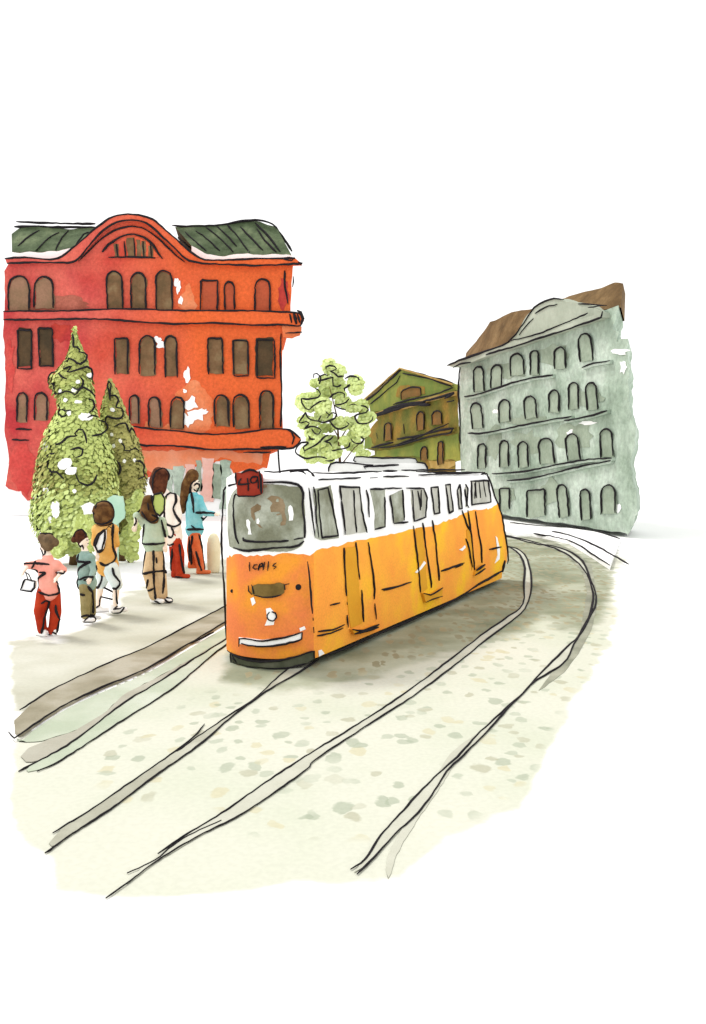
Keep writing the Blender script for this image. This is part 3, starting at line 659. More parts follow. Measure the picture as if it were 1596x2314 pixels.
# ================================================================== GREY-GREEN BUILDING
Lc, Rc = G(1035, 1159), G(1424, 1217)
dirg = (Rc - Lc).normalized(); ng = V((dirg.y, -dirg.x, 0))
if ng.dot(-Lc) < 0: ng = -ng
ng.z = 0
GBACK = V((.37, 1, 0)).normalized()
gr = plane(Lc, ng)
gb = thing('grey_green_building', (Lc + Rc) / 2, 'pale grey-green building with rows of arched windows and a brown roof', 'building')
mb = MB()
Rout = [(1398, 690), (1396, 720), (1384, 745), (1398, 752), (1392, 772), (1420, 768), (1415, 800), (1424, 830), (1420, 870), (1426, 920), (1440, 960), (1436, 1010), (1428, 1050), (1434, 1100), (1440, 1160), (1428, 1195), (1418, 1210)]
outl = [V((1041, 824)), V((1038, 900)), V((1040, 1000)), V((1043, 1110)), V((1046, 1156))] + [V((1046 + (1418 - 1046) * i / 20, 1156 + 50 * (i / 20) ** 1.3 + random.uniform(-3, 3))) for i in range(1, 21)] + rag(Rout[::-1], 4, 9, False) + [V((1300, 726)), V((1180, 776)), V((1100, 804))]
mb.patch([gr(p.x, p.y) for p in outl], GBACK * 4, 'grey_green_wall')
for ci, c in enumerate(((1190, 1000, 30, 26), (1300, 985, 40, 30), (1120, 1000, 22, 34), (1250, 800, 34, 22), (1150, 835, 40, 18), (1200, 950, 46, 12), (1330, 900, 34, 16), (1140, 1120, 30, 20), (1245, 1110, 24, 30))):
    mb.patch([gr(u, v, .010 + .002 * ci) for u, v in blobpx(*c, 16, .3)], -ng * .008, 'grey_green_dark')
for c in ((1400, 795, 22, 6), (1410, 830, 8, 14), (1290, 980, 7, 9), (1396, 1148, 8, 10), (1120, 930, 6, 4), (1330, 955, 18, 5)):
    mb.patch([gr(u, v, .022) for u, v in blobpx(*c, 13, .35)], -ng * .012, 'tram_white')
stroke(mb, Z4([(805, 405), (800, 460), (798, 520), (806, 640), (805, 700), (806, 755)]), gr, .03, 5)
mb.build('wall', gb)
WG = [(1076, 1098, 830, 886, 0, 1), (1113, 1137, 826, 878), (1159, 1189, 801, 850), (1203, 1221, 793, 848), (1258, 1283, 786, 834), (1316, 1345, 756, 818),
      (1072, 1096, 912, 970), (1132, 1157, 905, 955), (1191, 1218, 897, 948), (1246, 1268, 883, 933), (1290, 1312, 866, 926), (1332, 1356, 866, 928),
      (1084, 1102, 1004, 1060), (1133, 1153, 997, 1056), (1176, 1198, 1000, 1057), (1226, 1258, 992, 1050), (1288, 1316, 982, 1042), (1364, 1391, 971, 1034),
      (1134, 1156, 1105, 1153, 1), (1196, 1236, 1109, 1170, 1), (1269, 1291, 1097, 1170), (1320, 1341, 1107, 1176), (1364, 1396, 1098, 1163)]
for t in WG:
    u0, u1, v0, v1 = t[:4]; k = 'rect' if len(t) > 4 and t[4] else 'arch'
    window(gb, gr, u0, u1, v0, v1, k, 'grey_green_dark', off=.058, w=4.6, lean=random.uniform(-.04, .12), dx=-2, closed=False, skew=-.12)
def sill(pts, w=5):
    mb = MB(); p = pts
    a = resample(p, 24); mb.strip([gr(q.x, q.y - 2, .14) for q in a], [gr(q.x, q.y + 6, .14) for q in a], -ng * .13, 'grey_green_wall')
    stroke(mb, pts, gr, .15, w); return mb
for pts, w in ((Z4([(835, 543), (900, 530), (1050, 480), (1150, 455), (1235, 445)]), 5), (Z4([(1370, 410), (1420, 392), (1495, 380)]), 4), (Z4([(850, 707), (930, 705), (1100, 670), (1235, 645), (1320, 632)]), 4.5), (Z4([(1290, 650), (1400, 630), (1485, 605)]), 5),
               (Z4([(960, 890), (1100, 880), (1250, 850), (1400, 825), (1505, 820)]), 4.5), (Z4([(1030, 920), (1130, 912), (1350, 860), (1500, 830)]), 4.5)):
    sill(pts, w).build('ledge', gb)
mb = MB()
E1 = Z4([(772, 402), (850, 370), (1000, 320), (1100, 285), (1200, 245), (1300, 218), (1400, 190), (1480, 162)]); E2 = Z4([(800, 410), (880, 388), (950, 360), (1100, 314), (1200, 278), (1300, 246), (1400, 212), (1484, 184)])
a, b = resample(E1, 40), resample(E2, 40)
mb.strip([gr(p.x, p.y, .35) for p in a], [gr(p.x, p.y, .35) for p in b], -ng * .4, 'stucco_grey')
for p, w in ((Z4([(770, 402), (850, 370), (1000, 320), (1050, 298)]), 5.5), (Z4([(800, 410), (830, 395), (880, 388)]), 4.5), (Z4([(950, 352), (1010, 335), (1100, 310), (1200, 277), (1300, 246), (1400, 213), (1480, 184), (1487, 158)]), 5), (Z4([(1060, 290), (1180, 262), (1300, 215), (1420, 165)]), 4), (Z4([(1420, 140), (1490, 132)]), 4)): stroke(mb, p, gr, .36, w)
mb.build('cornice', gb)
mb = MB()
ped = Z4([(1020, 312), (1050, 280), (1085, 225), (1110, 180), (1150, 140), (1200, 110), (1245, 98), (1290, 112), (1340, 118), (1400, 130), (1440, 150), (1470, 162), (1300, 218), (1150, 268)])
mb.patch([gr(u, v, .1) for u, v in [(p.x, p.y) for p in smooth(ped[:-2], 8)] + ped[-2:]], -ng * .6, 'stucco_grey')
for p, w in ((Z4([(1020, 305), (1065, 260), (1110, 195), (1150, 140), (1195, 112), (1240, 97), (1285, 103)]), 4.5), (Z4([(1082, 262), (1110, 225), (1145, 190)]), 4), (Z4([(1155, 165), (1200, 138), (1255, 125)]), 4), (Z4([(1350, 122), (1420, 126), (1480, 130)]), 4)): stroke(mb, p, gr, .12, w)
mb.build('gable', gb)
def brown_roof(lo, hi, setback):
    mb = MB(); mid_ = (Lc + Rc) / 2
    rp = plane(Lc - ng * setback, ng); bp = plane(Lc - ng * .12, ng)
    n = 34; a = resample(lo, n); b = [p for p in resample(rag(hi, 2, 9, False), n)]
    A = [bp(p.x, p.y) for p in a]; B = [rp(p.x, p.y) for p in b]
    vs = A + B + [p + GBACK * 2 for p in B] + [p + GBACK * 3 for p in A]
    fs = [[i + k * n, i + 1 + k * n, i + 1 + (k + 1) * n, i + (k + 1) * n] for i in range(n - 1) for k in range(3)] + [[0, n, 2 * n, 3 * n], [n - 1, 4 * n - 1, 3 * n - 1, 2 * n - 1]]
    mb.add(vs, fs, 'roof_brown'); mb.build('roof', gb)
brown_roof(Z4([(825, 380), (900, 352), (1000, 320), (1130, 275)]), Z4([(830, 345), (860, 305), (900, 260), (940, 205), (1000, 178), (1060, 155), (1100, 150), (1140, 140)]), .9)
brown_roof(Z4([(1240, 140), (1340, 150), (1440, 150), (1530, 138)]), Z4([(1260, 100), (1330, 75), (1400, 62), (1470, 38), (1500, 24), (1540, 30)]), .9)

# ================================================================== OLIVE HOUSE WITH A POINTED GABLE
yl, yr = 92.0, 70.0
Lo = at(838, 1064, yl); Ro = at(1046, 1064, yr); Lo.z = Ro.z = 0
dol = (Ro - Lo).normalized(); no = V((dol.y, -dol.x, 0))
if no.dot(-Lo) < 0: no = -no
ol = plane(Lo, no); OBACK = V((.07, 1, 0)).normalized()
oh = thing('olive_house', (Lo + Ro) / 2, 'olive green house with a pointed gable standing beyond the tram roof', 'building')
mb = MB()
wallp = Z10([(240, 650), (420, 620), (700, 540), (1000, 470), (1310, 380), (1330, 700), (1355, 1080), (1350, 1240), (1290, 1260), (1290, 1728), (200, 1650), (200, 1190), (270, 1170), (270, 1100), (150, 1080), (150, 920), (210, 860), (330, 720)])
mb.patch([ol(p.x, p.y) for p in rag(wallp, 2, 8)], OBACK * 8, 'olive_wall')
for pts, m in ((Z10([(150, 900), (240, 960), (280, 1080), (140, 1100)]), 'olive_green'), (Z10([(520, 1100), (1000, 960), (1330, 900), (1355, 1240), (1000, 1240), (800, 1180), (300, 1190), (300, 1120)]), 'olive_green')):
    mb.patch([ol(p.x, p.y, .03) for p in rag(pts, 3, 8)], -no * .02, m)
mb.patch([ol(p.x, p.y, .03) for p in rag(Z10([(950, 1250), (1290, 1240), (1290, 1310), (1100, 1360), (960, 1340)]), 3, 8)], -no * .02, 'ochre_trim')
for s_, w_ in ((Z10([(300, 900), (320, 965)]), 3), (Z10([(640, 780), (655, 910)]), 3), (Z10([(895, 660), (910, 740)]), 3)): stroke(mb, s_, ol, .08, w_)
mb.build('wall', oh)
mb = MB()
mb.patch([ol(p.x, p.y, .06) for p in rag(Z10([(165, 500), (400, 300), (620, 105), (720, 130), (940, 185), (1270, 290), (1310, 350), (1000, 460), (700, 540), (420, 610), (230, 640), (210, 560)]), 1.5, 8)], -no * .5, 'olive_green')
mb.patch([ol(p.x, p.y, .09) for p in rag(Z10([(600, 300), (900, 320), (920, 420), (640, 470), (560, 440)]), 3, 8)], -no * .025, 'olive_wall')
for p, w in ((Z10([(160, 500), (300, 400), (400, 300), (520, 190), (625, 88)]), 5.5), (Z10([(210, 420), (340, 320), (420, 240), (540, 140), (620, 95)]), 4), (Z10([(230, 530), (340, 440), (460, 340), (560, 260), (605, 180)]), 4), (Z10([(625, 95), (750, 130), (900, 170), (1000, 205), (1150, 230), (1270, 268)]), 6), (Z10([(640, 145), (830, 190), (980, 215), (1120, 270), (1250, 308)]), 4.5)):
    stroke(mb, p, ol, .1, w)
mb.build('gable', oh)
mb = MB()
rpts = [ol(u, v, .3) for u, v in Z10([(150, 492), (620, 84), (1290, 285)])]
b2 = [p + OBACK * 8.2 for p in rpts]; lift = V((0, 0, .25))
for i in (0, 1):
    A, B = rpts[i], rpts[i + 1]; C, D = b2[i + 1], b2[i]
    mb.patch([A + lift * .3, B + lift * .3, C + lift * .3, D + lift * .3], (0, 0, -.12), 'ochre_trim')
mb.build('roof', oh)
def oledge(a, lines, m='ochre_trim', hh=5):
    mb = MB(); q = resample(a, 30)
    mb.strip([ol(p.x, p.y - hh, .25) for p in q], [ol(p.x, p.y + hh, .25) for p in q], -no * .25, m)
    for s_, w_ in lines: stroke(mb, s_, ol, .28, w_)
    mb.build('cornice', oh)
oledge(Z10([(260, 690), (420, 630), (600, 585), (800, 530), (1000, 470), (1150, 430), (1310, 400)]), [(Z10([(250, 695), (420, 640), (600, 590), (800, 540), (1000, 545)]), 8), (Z10([(420, 610), (600, 560), (760, 530), (940, 510)]), 8), (Z10([(800, 530), (1000, 480), (1150, 440), (1310, 390)]), 6), (Z10([(540, 540), (700, 490), (1000, 430), (1130, 390), (1290, 325)]), 4.5), (Z10([(1190, 460), (1310, 400)]), 9), (Z10([(1220, 505), (1305, 490)]), 6)])
oledge(Z10([(260, 1080), (520, 1020), (740, 970), (1000, 900), (1300, 850)]), [(Z10([(260, 1080), (380, 1050), (540, 1012)]), 5), (Z10([(590, 970), (760, 945), (1000, 895), (1180, 850), (1305, 835)]), 5.5), (Z10([(550, 1060), (700, 1000), (900, 930), (1060, 850), (1240, 780)]), 4.5), (Z10([(340, 1085), (560, 1062), (900, 970), (1090, 925), (1260, 895), (1300, 840)]), 4.5)], 'olive_wall', 4)
for u0, u1, v0, v1 in ((Z10([(410, 780)])[0], Z10([(500, 1000)])[0], 0, 0), (Z10([(820, 640)])[0], Z10([(910, 870)])[0], 0, 0), (Z10([(1010, 630)])[0], Z10([(1130, 800)])[0], 0, 0), (Z10([(870, 1080)])[0], Z10([(950, 1240)])[0], 0, 0), (Z10([(1085, 1010)])[0], Z10([(1150, 1300)])[0], 0, 0), (Z10([(620, 350)])[0], Z10([(870, 480)])[0], 0, 0)):
    window(oh, ol, u0[0], u1[0], u0[1], u1[1], 'arch', 'rust_pane', off=.12, w=3.6, skew=-.2)

# ================================================================== TRAM
ZB, ZT, ZG = .10, 2.385, 2.285
P0 = G(707, 1490, ZB); P0.z = 0; P1_ = G(1147, 1301, ZB); P1_.z = 0
TD = (P1_ - P0).normalized(); TL = (P1_ - P0).length; TP = V((-TD.y, TD.x, 0))
if TP.x > 0: TP = -TP
WID = 1.30
def T(s, t, z): return P0 + TD * s + TP * t + V((0, 0, z))
side = plane(P0, -TP)
sl = lambda u, v: (side(u, v) - P0).dot(TD)
REDGE = sorted([((side(u, v)).z, sl(u, v)) for u, v in Z2([(1410, 108), (1432, 160), (1450, 225), (1470, 270), (1488, 330), (1500, 400), (1510, 450), (1518, 530), (1516, 575), (1500, 600), (1488, 612)])])
# plan outline from the rear right corner, forward along the side, round the nose, back along the far side
NB = .30
plan = []
for i in range(61): plan.append((TL - .12 - (TL - .12 - .10) * i / 60, 0.0))
plan += [(.05, .012), (.01, .045)]
for i in range(1, 24):
    q = i / 24; plan.append((-NB * (1 - abs(2 * q - 1) ** 2.2) - .01, .045 + (WID - .09) * q))
plan += [(.01, WID - .045), (.05, WID - .012), (.14, WID)]
for i in range(1, 21): plan.append((.14 + (TL - .3) * i / 20, WID + .16 * min(1, i / 3)))
plan.append((TL - .02, WID * .9)); plan.append((TL + .02, WID * .5)); plan.append((TL - .02, .05))
def raked(s, z):
    k = max(0, (s - (TL - 1.6)) / 1.6); return s + (interp(REDGE, z) - TL + .12) * k
nose2d = [T(s, t, 0) for s, t in plan[58:92]]
def front(u, v, off=0.0):
    d = ray(u, v); best = None
    for a, b in zip(nose2d, nose2d[1:]):
        # solve d.xy * k on segment a-b
        ex, ey = b.x - a.x, b.y - a.y; det = d.x * ey - d.y * ex
        if abs(det) < 1e-9: continue
        k = (a.x * ey - a.y * ex) / det; q = (a.x * d.y - a.y * d.x) / det
        if -.001 <= q <= 1.001 and k > 0 and (best is None or k < best): best = k
    if best is None:
        p = nose2d[0] if (nose2d[0].x / nose2d[0].y) < d.x else nose2d[-3]; best = p.y
    P = EYE + d * best
    return P - d.normalized() * off
front.n = V((0, -1, 0))
tram = thing('tram', T(TL / 2, WID / 2, 0), 'orange and white tram with a red roof sign, rounding the bend', 'tram')
# split line between orange and white, read along the car
SPL = Z2([(40, 560), (65, 540), (130, 525), (200, 535), (300, 530), (420, 515), (490, 535), (515, 520), (540, 505), (600, 495), (700, 465), (850, 440), (1000, 405), (1150, 375), (1280, 325), (1330, 300), (1430, 290), (1500, 262)])
def split_z(p):
    u = CU + F * p.x / p.y; v = interp(SPL, u); return H - (v - HV) / F * p.y
n = len(plan); zs = []
for i, (s, t) in enumerate(plan):
    p = T(s, t, 0); z = split_z(p) if i < 92 else 1.42
    zs.append(z + random.uniform(-.018, .018))
low_v, up_v = [], []
mb = MB()
def shell(zlo, zhi, rows, matf):
    vs = []
    for r in range(rows + 1):
        for i, (s, t) in enumerate(plan):
            a, b = zlo(i), zhi(i); z = a + (b - a) * r / rows; vs.append(T(raked(s, z), t, z))
    k0 = {}
    for r in range(rows):
        for i in range(n):
            j = (i + 1) % n; m = matf(i); k0.setdefault(m, []).append([r * n + i, r * n + j, (r + 1) * n + j, (r + 1) * n + i])
    for m, fs in k0.items(): mb.add(vs, fs, m)
shell(lambda i: ZB + (.02 if 62 < i < 86 else 0), lambda i: zs[i], 10, lambda i: 'nose_orange' if 60 < i < 88 else 'tram_orange')
shell(lambda i: zs[i], lambda i: ZG, 3, lambda i: 'tram_white')
mb.add([T(raked(s, ZB), t, ZB + .005) for s, t in plan], [list(range(n))], 'under_dark')
# pen lines on the body
def sline(pts, w=5, off=.010, **k): stroke(mb, pts, side, off, w, **k)
def fline(pts, w=5, off=.015, **k): stroke(mb, pts, front, off, w, **k)
sline(Z2([(575, 1045), (640, 1025), (700, 1000), (850, 935), (1050, 850), (1250, 755), (1370, 680), (1440, 640), (1488, 612)]), 5.5)
sline(Z2([(1410, 108), (1432, 160), (1450, 225), (1470, 270), (1488, 330), (1500, 400), (1510, 450), (1520, 530), (1518, 575)]), 5)
sline(Z2([(1502, 560), (1495, 590), (1490, 615)]), 8)
sline(Z2([(487, 562), (498, 640), (505, 720), (513, 830)]), 5); sline(Z2([(516, 850), (518, 866)]), 5); sline(Z2([(518, 900), (521, 930)]), 5)
sline(Z2([(605, 787), (655, 776)]), 4.5); sline(Z2([(870, 705), (950, 690), (1022, 666)]), 5); sline(Z2([(880, 712), (960, 688), (1020, 670)]), 4.5)
sline(Z2([(1175, 612), (1295, 570)]), 5); sline(Z2([(1250, 595), (1290, 578)]), 4); sline(Z2([(1425, 500), (1485, 487)]), 4.5)
sline(Z2([(545, 922), (620, 912), (680, 885)]), 5); sline(Z2([(540, 943), (610, 930), (672, 903)]), 5)
sline(Z2([(545, 142), (700, 136), (760, 132)]), 4.5); sline(Z2([(810, 132), (850, 130)]), 4.5); sline(Z2([(880, 128), (1010, 124)]), 4.5); sline(Z2([(1060, 118), (1280, 110), (1400, 104)]), 4.5)
sline(Z2([(520, 180), (530, 250), (532, 320), (545, 440)]), 5); sline(Z2([(495, 185), (505, 260), (515, 350), (525, 430)]), 5)
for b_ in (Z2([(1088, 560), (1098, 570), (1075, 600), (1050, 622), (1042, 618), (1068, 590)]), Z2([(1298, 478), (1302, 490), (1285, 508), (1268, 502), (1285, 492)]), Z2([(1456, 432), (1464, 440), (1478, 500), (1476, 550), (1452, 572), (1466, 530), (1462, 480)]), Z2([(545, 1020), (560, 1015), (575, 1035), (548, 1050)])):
    mb.patch([side(u, v, .012) for u, v in b_], TP * .008, 'tram_white')  # white reflections painted onto the side panels
fline(Z2([(62, 190), (56, 300), (50, 420), (52, 520), (58, 620), (64, 700), (68, 800), (72, 900), (76, 962)]), 5.5)
fline(Z2([(62, 200), (70, 185), (90, 172), (125, 162)]), 5)
fline(Z2([(100, 1035), (160, 1062), (250, 1075), (330, 1070), (420, 1055), (505, 1030)]), 5)
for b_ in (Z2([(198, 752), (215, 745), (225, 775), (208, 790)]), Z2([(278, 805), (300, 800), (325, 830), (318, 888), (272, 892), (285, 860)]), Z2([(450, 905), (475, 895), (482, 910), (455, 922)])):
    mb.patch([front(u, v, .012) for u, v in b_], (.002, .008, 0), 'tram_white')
mb.build('body', tram)
# lettering on the nose
mb = MB()
for s_ in ([(193, 566), (192, 585), (197, 612)], [(232, 578), (218, 582), (212, 594), (222, 603), (233, 598)], [(246, 574), (243, 590), (238, 608)], [(246, 576), (258, 572), (260, 585), (245, 592)], [(272, 566), (268, 586), (264, 606)], [(292, 562), (290, 585), (287, 609)], [(333, 570), (318, 576), (312, 585), (330, 590), (316, 600)]):
    fline(Z2(s_), 4.6, .02)
mb.build('lettering', tram)
# roof
mb = MB()
ct, cs = WID * .54, TL * .48
lv = [(1.0, ZG), (1.0, ZG + .02), (.93, ZG + .06), (.78, ZG + .085), (.4, ZG + .098), (.04, ZT)]
vs = []
for k, z in lv:
    ks = 1 - (1 - k) * .16
    for s, t in plan:
        s2 = raked(s, min(z, ZG)); vs.append(T(cs + (s2 - cs) * ks, ct + (t - ct) * k, z))
fs = [[r * n + i, r * n + (i + 1) % n, (r + 1) * n + (i + 1) % n, (r + 1) * n + i] for r in range(len(lv) - 1) for i in range(n)] + [[(len(lv) - 1) * n + i for i in range(n)]]
mb.add(vs, fs, 'tram_white', False)
def rl(pts, y_, w=5): stroke(mb, pts, lambda u, v, o=0: at(u, v, y_(u)), 0, w)
ys = lambda u: side(u, 1080).y + .10
rl(Z2([(505, 100), (520, 118), (530, 142), (530, 170)]), ys, 6); rl(Z2([(520, 105), (600, 110), (700, 108), (780, 103), (870, 102)]), ys, 5); rl(Z2([(880, 98), (950, 98)]), ys, 5.5); rl(Z2([(975, 94), (1150, 92), (1300, 92)]), ys, 5); rl(Z2([(1050, 102), (1200, 105), (1380, 105)]), ys, 5); rl(Z2([(1380, 118), (1398, 108), (1415, 112)]), ys, 6)
yf = lambda u: front(u, 1080).y + .02
rl(Z2([(270, 100), (340, 103), (400, 95), (460, 92), (490, 92), (508, 105)]), yf, 5.5); rl(Z2([(400, 105), (440, 97), (470, 102), (485, 115)]), yf, 5)
rl(Z2([(265, 158), (330, 154), (390, 152), (438, 148)]), yf, 5)
mb.build('roof', tram)
# windscreen
def vsplit(tab, x): return interp(tab, x)
mb = MB()
top = Z9([(78, 860), (100, 700), (150, 540), (200, 460), (260, 420), (500, 390), (640, 370), (800, 378), (950, 400), (1050, 412), (1140, 415), (1175, 470), (1200, 800)]); bot = Z9([(78, 880), (105, 1050), (125, 1250), (200, 1290), (400, 1325), (600, 1310), (800, 1330), (950, 1325), (1080, 1290), (1170, 1230), (1195, 1100), (1200, 820)])
us = [top[0][0] + (top[-1][0] - top[0][0]) * i / 44 for i in range(45)]
mb.strip([front(u, interp(top, u) + random.uniform(-.8, .8), .012) for u in us], [front(u, interp(bot, u) + random.uniform(-.8, .8), .012) for u in us], (0, .01, 0), 'glass_grey')
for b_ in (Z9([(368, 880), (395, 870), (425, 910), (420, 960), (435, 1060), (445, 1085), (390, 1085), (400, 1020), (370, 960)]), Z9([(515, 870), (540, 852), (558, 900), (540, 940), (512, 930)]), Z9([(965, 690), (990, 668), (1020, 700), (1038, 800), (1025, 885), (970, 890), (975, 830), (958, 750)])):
    mb.patch([front(u, v, .018) for u, v in b_], (0, .005, 0), 'tram_white')  # white highlights painted onto the windscreen glass
for b_ in (Z9([(660, 580), (720, 540), (820, 550), (890, 590), (915, 680), (910, 780), (935, 880), (920, 950), (850, 962), (850, 920), (885, 885), (865, 790), (830, 760), (720, 770), (710, 700), (740, 640)]), Z9([(430, 720), (520, 650), (580, 680), (570, 740), (480, 780), (500, 860), (480, 900), (440, 830)]), Z9([(500, 930), (560, 950), (600, 1000), (550, 985)]), Z9([(600, 400), (660, 390), (665, 420), (610, 430)]), Z9([(790, 800), (850, 785), (850, 805), (800, 818)])):
    mb.patch([front(p.x, p.y, .016) for p in rag(b_, .8, 4)], (0, .003, 0), 'driver_reflection')  # brown reflection of the driver, painted onto the glass
fline(Z9([(262, 1218), (225, 1130), (205, 980), (190, 820), (185, 680), (200, 540), (222, 515)]), 6, .02); fline(Z9([(600, 350), (700, 348), (860, 345), (1000, 360), (1100, 378), (1145, 420), (1175, 500), (1165, 650), (1170, 790), (1195, 920), (1190, 1130)]), 6, .02)
fline(Z9([(190, 1268), (270, 1305), (400, 1315), (600, 1295), (800, 1272), (980, 1265), (1110, 1235), (1180, 1175)]), 6, .02)
fline(Z9([(318, 1128), (330, 1165), (500, 1192), (650, 1188), (850, 1182), (970, 1172)]), 6, .02); fline(Z9([(1045, 1155), (1180, 1130)]), 5, .02)
mb.build('windscreen', tram)
# red number sign
sgn = Z9([(215, 240), (230, 210), (310, 215), (400, 172), (480, 180), (540, 205), (580, 240), (590, 340), (585, 500), (560, 528), (470, 545), (330, 550), (240, 545), (235, 420), (220, 330)])
yS = min(front(u, v).y for u, v in sgn) - .16
sp = plane((0, yS, 0), (0, -1, 0))
mb = MB(); mb.patch([sp(u, v) for u, v in sgn], (0, .17, 0), 'sign_red')
for s_, w_ in (([(215, 205), (217, 280), (224, 360)], 5), ([(300, 222), (360, 185), (420, 172), (480, 182), (530, 208)], 6), ([(548, 180), (560, 230), (575, 300), (580, 400), (585, 515)], 5.5), ([(225, 520), (260, 545), (350, 548), (480, 545), (560, 520)], 5)): stroke(mb, Z9(s_), sp, .008, w_)
sg = mb.build('number_sign', tram)
mb = MB()
for s_ in ([(298, 292), (280, 318), (258, 376), (300, 380), (345, 376), (425, 362)], [(384, 288), (392, 340), (398, 400), (396, 472)], [(520, 268), (455, 275), (425, 310), (440, 355), (500, 350), (525, 300)], [(525, 262), (535, 340), (540, 440)]): stroke(mb, Z9(s_), sp, .010, 4.6, 4, .1)
mb.build('number', sg)
# side windows
def swin(outline, washp, inner=(), mat='glass_pale', w=5, closed=True):
    mb = MB(); mb.patch([side(p.x, p.y, .010) for p in rag(Z2(washp), 1.2, 7)], TP * .009, mat)
    wq = mb.build('window', tram)
    mb = MB()
    for o in ([outline + [outline[0]]] if closed else outline): stroke(mb, Z2(o), side, .016, w, straight=True)
    for i_ in inner: stroke(mb, Z2(i_), side, .016, w)
    mb.build('frame', wq)
swin([(540, 197), (592, 183), (618, 300), (645, 428), (560, 440), (548, 320)], [(520, 190), (610, 170), (628, 300), (650, 440), (560, 452), (530, 440), (536, 330)], mat='glass_grey')
swin([[(660, 250), (655, 178), (755, 182), (765, 300), (792, 412)], [(660, 250), (672, 330), (680, 425)]], [(655, 172), (758, 178), (790, 410), (690, 425)], [[(722, 195), (728, 300), (738, 412)]], closed=False)
swin([[(810, 190), (885, 190)], [(788, 195), (800, 240), (805, 335)], [(883, 232), (886, 385)], [(835, 398), (888, 383)]], [(812, 195), (888, 195), (886, 385), (838, 395), (835, 320)], mat='glass_grey', closed=False)
swin([[(885, 186), (972, 186)], [(910, 225), (922, 290), (930, 365)], [(975, 192), (984, 352)], [(932, 366), (1005, 360)]], [(915, 220), (975, 195), (984, 355), (935, 365)], mat='glass_grey', closed=False)
swin([[(995, 185), (1088, 188)], [(1025, 195), (1035, 355)], [(1085, 190), (1102, 235), (1094, 335), (1035, 356)]], [(1020, 195), (1086, 195), (1100, 240), (1090, 335), (1035, 350)], [[(1055, 200), (1068, 300)], [(1072, 195), (1070, 280)]], closed=False)
swin([(1122, 182), (1158, 178), (1166, 312), (1140, 320), (1130, 240)], [(1124, 185), (1156, 182), (1163, 310), (1140, 316)])
swin([(1198, 168), (1220, 166), (1236, 302), (1216, 312)], [(1200, 172), (1220, 170), (1234, 300), (1218, 308)])
swin([(1258, 195), (1270, 170), (1282, 290), (1268, 292)], [(1258, 195), (1270, 176), (1280, 285), (1268, 288)])
swin([[(1300, 165), (1312, 190), (1308, 270), (1316, 285)], [(1296, 190), (1306, 280)]], [(1298, 180), (1310, 180), (1312, 280), (1304, 282)], closed=False)
swin([(1330, 150), (1415, 146), (1432, 258), (1332, 272)], [(1332, 152), (1413, 150), (1428, 256), (1335, 268)], [[(1345, 160), (1358, 235)], [(1368, 155), (1376, 235)], [(1392, 152), (1404, 230)], [(1352, 152), (1346, 240)], [(1325, 150), (1420, 146)]], w=4.5)
# doors
def door(shade, lines, step, sw=5):
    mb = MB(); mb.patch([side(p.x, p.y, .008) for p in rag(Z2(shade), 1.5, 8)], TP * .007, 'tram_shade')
    for l in lines: stroke(mb, Z2(l), side, .014, 4.8)
    d = mb.build('door', tram); mb = MB()
    a = resample(Z2(step[0]), 12); b = resample(Z2(step[1]), 12)
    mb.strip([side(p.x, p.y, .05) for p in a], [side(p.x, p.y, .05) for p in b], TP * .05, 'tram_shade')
    stroke(mb, Z2(step[0]), side, .055, sw); stroke(mb, Z2(step[1]), side, .055, sw); mb.build('step', d)
door([(682, 490), (740, 485), (752, 660), (770, 880), (712, 905), (690, 700)], [[(674, 492), (680, 600), (688, 740)], [(691, 772), (692, 785)], [(692, 838), (696, 900)], [(737, 462), (745, 560), (755, 655)], [(766, 708), (772, 800), (777, 872)], [(800, 465), (815, 560), (830, 680), (832, 755)], [(834, 778), (843, 858)]], ([(705, 910), (760, 915), (842, 884)], [(715, 932), (770, 918), (838, 900)]), 6)
door([(1048, 390), (1080, 385), (1095, 540), (1108, 700), (1070, 728), (1055, 560)], [[(1032, 380), (1045, 480), (1058, 600), (1070, 722)], [(1080, 365), (1095, 480), (1110, 580), (1126, 698)], [(1128, 350), (1145, 450), (1155, 560), (1164, 660)]], ([(1072, 725), (1110, 732), (1172, 698)], [(1085, 770), (1120, 755), (1170, 740)]), 4)
door([(1305, 400), (1330, 390), (1342, 600), (1330, 610), (1315, 500)], [[(1283, 300), (1310, 380), (1328, 410)], [(1303, 445), (1320, 510), (1335, 590)], [(1312, 300), (1325, 400), (1338, 500), (1348, 608)], [(1350, 305), (1365, 400), (1378, 480), (1386, 570)]], ([(1345, 608), (1388, 578)], [(1340, 632), (1390, 600)]), 7)
# front fittings
mb = MB(); c = front(*Z2([(305, 842)])[0]); 
for r, m, o in ((.060, 'tram_white', .03),):
    d = (c - EYE).normalized(); e1 = V((1, 0, 0)); e2 = V((0, 0, 1))
    mb.patch([c - d * .04 + e1 * r * math.cos(a * .4488) + e2 * r * math.sin(a * .4488) for a in range(14)], d * .05, m)
stroke(mb, Z2([(296, 822), (284, 838), (292, 862), (315, 868), (332, 850), (326, 828), (308, 820)]), front, .045, 4.6, 5, .4)
mb.build('headlight', tram)
for c_, r_ in (((105, 714), 10), ((444, 694), 16)):
    mb = MB(); q = Z2([c_])[0]; p = front(*q); mb.ball(p, (r_ * .44 * p.y / F, .02, r_ * .44 * p.y / F), 'ink'); mb.build('marker_lamp', tram)
mb = MB()
gt = Z2([(205, 690), (240, 678), (300, 680), (350, 672), (372, 680)]); gbm = Z2([(205, 730), (240, 740), (300, 748), (350, 738), (372, 722)])
us = [gt[0][0] + (gt[-1][0] - gt[0][0]) * i / 16 for i in range(17)]
